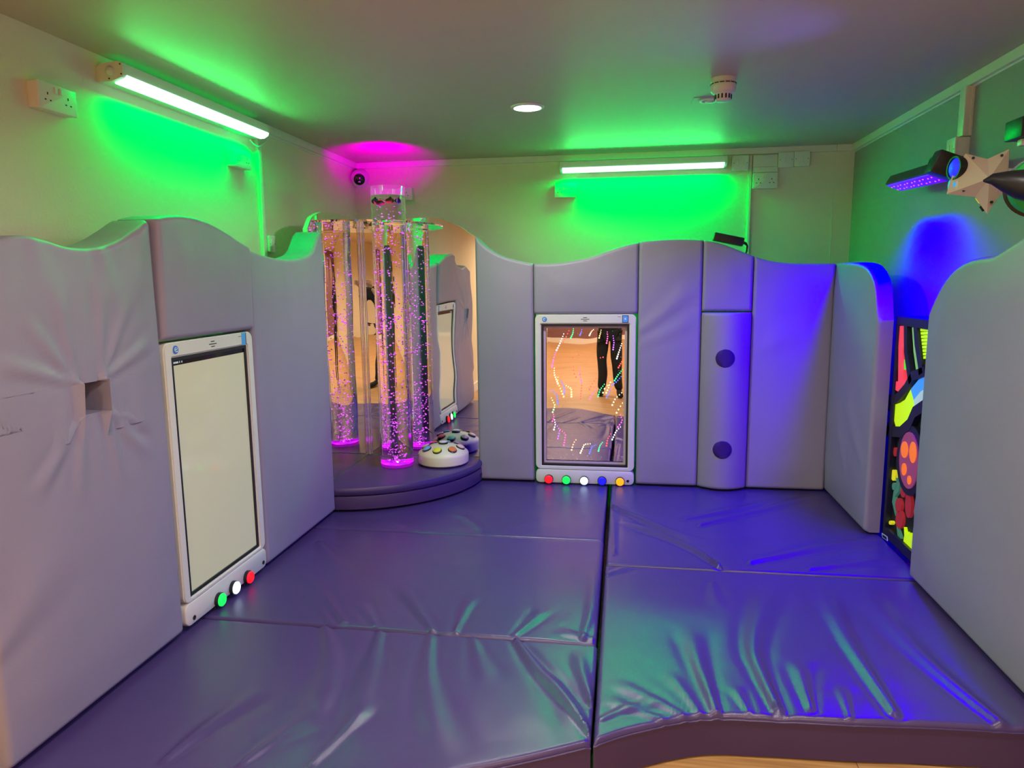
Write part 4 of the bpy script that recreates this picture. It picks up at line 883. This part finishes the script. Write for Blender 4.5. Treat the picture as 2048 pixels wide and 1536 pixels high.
nodes = [((0, 0, .86), (.13, .10)), ((0, -.01, 1.08), (.12, .09)), ((0, -.01, 1.27), (.14, .09)), ((0, 0, 1.37), (.055, .055)), ((0, .012, 1.44), (.052, .055)), ((0, .025, 1.51), (.078, .092)), ((0, .02, 1.58), (.070, .085)),
         ((-.09, 0, .82), .085), ((-.085, .01, .46), .056), ((-.085, -.03, .30), .052), ((-.085, -.02, .09), .036),
         ((.09, 0, .82), .085), ((.10, .03, .46), .056), ((.105, .0, .30), .052), ((.115, .0, .09), .036),
         ((-.17, -.01, 1.31), .055), ((-.235, .04, 1.09), .043), ((bx - .14, .19, 1.27), .032), ((bx - .099, .235, 1.345), .027),
         ((.17, -.01, 1.31), .055), ((.27, .03, 1.10), .043), ((bx + .11, .18, 1.27), .032), ((bx + .099, .235, 1.35), .027)]
ed = [(0, 1), (1, 2), (2, 3), (3, 4), (4, 5), (5, 6), (0, 7), (7, 8), (8, 9), (9, 10), (0, 11), (11, 12), (12, 13), (13, 14), (2, 15), (15, 16), (16, 17), (17, 18), (2, 19), (19, 20), (20, 21), (21, 22)]
body = skin_mesh(nodes, ed, 'body', 'skin', per)
cn = [((0, 0, .84), (.16, .125)), ((0, -.01, 1.06), (.145, .115)), ((0, -.01, 1.27), (.16, .11)), ((0, .0, 1.365), (.072, .072)), ((-.18, -.01, 1.305), .072), ((-.24, .04, 1.09), .062), ((bx - .14, .19, 1.27), .043),
      ((.18, -.01, 1.305), .072), ((.275, .03, 1.10), .062), ((bx + .11, .18, 1.27), .043), ((0, 0, .70), (.165, .13))]
skin_mesh(cn, [(0, 1), (1, 2), (2, 3), (2, 4), (4, 5), (5, 6), (2, 7), (7, 8), (8, 9), (0, 10)], 'coat', 'black_cloth', per)
tn = [((0, 0, .84), (.14, .11)), ((-.09, 0, .78), .10), ((-.085, .01, .46), .072), ((-.085, -.015, .06), .060), ((.09, 0, .78), .10), ((.10, .03, .46), .072), ((.115, .005, .06), .060)]
skin_mesh(tn, [(0, 1), (1, 2), (2, 3), (0, 4), (4, 5), (5, 6)], 'trousers', 'dark_trouser', per)
for sx, x in ((-1, -.085), (1, .115)):
    s_ = skin_mesh([((x, -.03, .055), (.042, .05)), ((x + sx * .008, .07, .045), (.045, .042)), ((x + sx * .016, .17, .034), (.040, .030))], [(0, 1), (1, 2)], 'shoe', 'black_cloth', per)
hb = skin_mesh([((0, -.02, 1.56), (.098, .10)), ((0, -.045, 1.47), (.095, .075)), ((0, -.04, 1.36), (.10, .06)), ((0, .015, 1.62), (.075, .07))], [(0, 1), (1, 2), (0, 3)], 'hair', 'hair_black', per)
mb = MB(); mb.ball((0, .115, 1.495), .014, sub=2, sc=(.75, 1, 1.3)); mb.build('nose', 'skin', parent=per)
for sx in (-1, 1):
    mb = MB(); mb.ball((sx * .031, .098, 1.525), .011, sub=2, sc=(1.2, .7, .8)); ey = mb.build('eye', 'eye_white', parent=per)
    mb = MB(); mb.ball((sx * .031, .105, 1.525), .005, sub=1); mb.build('iris', 'hair_black', parent=ey)
    mb = MB(); mb.ball((sx * .080, .02, 1.505), .024, sub=2, sc=(.4, .7, 1.2)); mb.build('ear', 'skin', parent=per)
mb = MB(); mb.ball((0, .106, 1.462), .018, sub=2, sc=(1.2, .4, .4)); mb.build('mouth', 'lip', parent=per)
# hands: palm and five fingers closing on the phone edges (phone at the camera position)
def hand(sx, px_):
    P = [((px_, .235, 1.355), (.020, .026)), ((px_ + sx * .002, .256, 1.395), (.018, .026)), ((px_ + sx * .006, .264, 1.425), (.017, .026))]
    N = list(P); E_ = [(0, 1), (1, 2)]
    for k, (dz, l) in enumerate(((.030, .9), (.012, 1.0), (-.006, .95), (-.024, .8))):
        b = len(N); z = 1.427 + dz
        N += [((px_ + sx * .012, .282, z), .0085), ((px_ + sx * .010, .300 + .004 * l, z + .002), .008), ((px_ - sx * .012 * l, .3115, z + .003), .007)]
        E_ += [(2, b), (b, b + 1), (b + 1, b + 2)]
    b = len(N); N += [((px_ - sx * .018, .258, 1.40), .010), ((px_ - sx * .030, .260, 1.422), .0095), ((px_ - sx * .036, .2665, 1.440), .0085)]; E_ += [(1, b), (b, b + 1), (b + 1, b + 2)]
    return skin_mesh(N, E_, 'hand', 'skin', per, sub=2)
hand(-1, bx - .099); hand(1, bx + .099)
ph = thing('phone', 'dark phone held up by the person, seen in the mirrors', 'phone', frame((0, -.014, 1.437), (1, 0, 0), (0, 0, 1)))
mb = MB(); rslab(mb, -.079, .079, -.039, .039, .009, 0, .008, .0015, rot('Y', PI)); mb.build('case', 'black_plastic', parent=ph)
mb = MB(); rslab(mb, -.074, .074, -.035, .035, .007, 0.0002, .0008, .0003); mb.build('screen', 'black_gloss', parent=ph)

# ------------------------------------------------------------------ lights
def wide_gamut(l, col):
    """a diode colour purer than the sRGB primaries"""
    l.color = (1, 1, 1); l.use_nodes = True; nt = l.node_tree; e = nt.nodes['Emission']
    c = nt.nodes.new('ShaderNodeCombineXYZ')
    for i in range(3): c.inputs[i].default_value = col[i]
    nt.links.new(c.outputs[0], e.inputs['Color'])
def alight(name, loc, direction, sx, sy, power, col, spread=180, xdir=None):
    l = bpy.data.lights.new(name, 'AREA'); l.shape = 'RECTANGLE'; l.size = sx; l.size_y = sy; l.energy = power; l.color = [max(0, c) for c in col]; l.spread = math.radians(spread)
    if min(col) < 0: wide_gamut(l, col)
    o = bpy.data.objects.new(name, l); COL.objects.link(o); z = -Vector(direction).normalized()
    x = Vector(xdir or (1, 0, 0)); x = (x - z * x.dot(z)).normalized(); y = z.cross(x)
    o.matrix_world = Matrix(((x.x, y.x, z.x, loc[0]), (x.y, y.y, z.y, loc[1]), (x.z, y.z, z.z, loc[2]), (0, 0, 0, 1))); return o
def slight(name, loc, direction, angle, blend, power, col, radius=.02):
    l = bpy.data.lights.new(name, 'SPOT'); l.energy = power; l.color = [max(0, c) for c in col]; l.spot_size = math.radians(angle); l.spot_blend = blend; l.shadow_soft_size = radius
    if min(col) < 0: wide_gamut(l, col)
    o = bpy.data.objects.new(name, l); COL.objects.link(o); z = -Vector(direction).normalized(); o.rotation_euler = z.to_track_quat('Z', 'Y').to_euler(); o.location = loc; return o
GREEN = (-0.17, 1.0, 0.01); GREEN2 = (.05, 1.0, .16)
alight('green_glow', (WL + .085, 2.47 + .5475, 2.158), (.25, 0, -1), 1.04, .045, 9.0, GREEN, xdir=(0, 1, 0))
alight('green_glow', (.105, WB - .085, 2.136), (0, -.2, -1), 1.04, .045, 16.0, GREEN)
alight('green_side_glow', (WL + .088, 2.47 + .5475, 2.1655), (1, 0, -.12), 1.0, .012, 4.2, GREEN2, xdir=(0, 1, 0))
alight('green_side_glow', (.105, WB - .088, 2.1435), (0, -1, .12), 1.0, .012, 5.5, GREEN2)
uc = UM @ Vector((UL * .45, 0, .010))
alight('violet_glow', uc, (-.25, -.04, -1), UL - .12, .05, 78.0, (-0.01, -0.10, 1.0), spread=138, xdir=tuple(uu))
# bubble tube: base lamp inside the water (a collimated beam), its light leaving the open top, and an added lamp shining down on the upper bubbles
for zz, dd, pw_ in ((ZP + .024, 1, 220.0), (ZP + 1.640, -1, 220.0)):
  b = slight('magenta_beam', (TX, TY, zz), (0, 0, dd), 170, .3, pw_, (.85, .10, 1.0), .004)
  b.data.use_nodes = True; nt = b.data.node_tree; em_ = nt.nodes['Emission']; fo = nt.nodes.new('ShaderNodeLightFalloff'); fo.inputs['Strength'].default_value = 1.0; nt.links.new(fo.outputs['Constant'], em_.inputs['Strength'])
slight('magenta_top', (TX, TY, ZP + 1.70), (-.20, .46, .34), 76, 1.0, 46.0, (1.0, -.16, .95), .05)
WARM = (1.0, .80, .56)
def down(x, y, p, col=WARM, ang=172):
    slight('downlight_beam', (x, y, ZC - .02), (0, 0, -1), ang, .8, p, col, .065)
down(-.479, 3.597, 74, (1.0, .94, .88))
for x, y in HALL: down(x, y, 150, (1.0, .77, .50))
for x, y in FILL: down(x, y, 72, (1.0, .92, .84))  # beams of the added fill downlights
slight('nebula_beam', tuple(SM @ Vector((lu - .02, lv, 0))), (-.78, -.06, .42), 54, 1.0, 14.0, (.12, .08, 1.0), .02)
w = bpy.data.worlds.new('world'); scene.world = w; w.use_nodes = True; w.node_tree.nodes['Background'].inputs[0].default_value = (.5, .45, .4, 1); w.node_tree.nodes['Background'].inputs[1].default_value = .02

# ------------------------------------------------------------------ view
vs_ = scene.view_settings; vs_.view_transform = 'Standard'; vs_.look = 'None'; vs_.gamma = 1.0; vs_.exposure = 0.0; vs_.use_curve_mapping = False
cy = scene.cycles
cy.max_bounces = 18; cy.diffuse_bounces = 5; cy.glossy_bounces = 8; cy.transmission_bounces = 18; cy.transparent_max_bounces = 12
cy.caustics_reflective = False; cy.caustics_refractive = False; cy.sample_clamp_indirect = 4.0
bpy.context.view_layer.update()
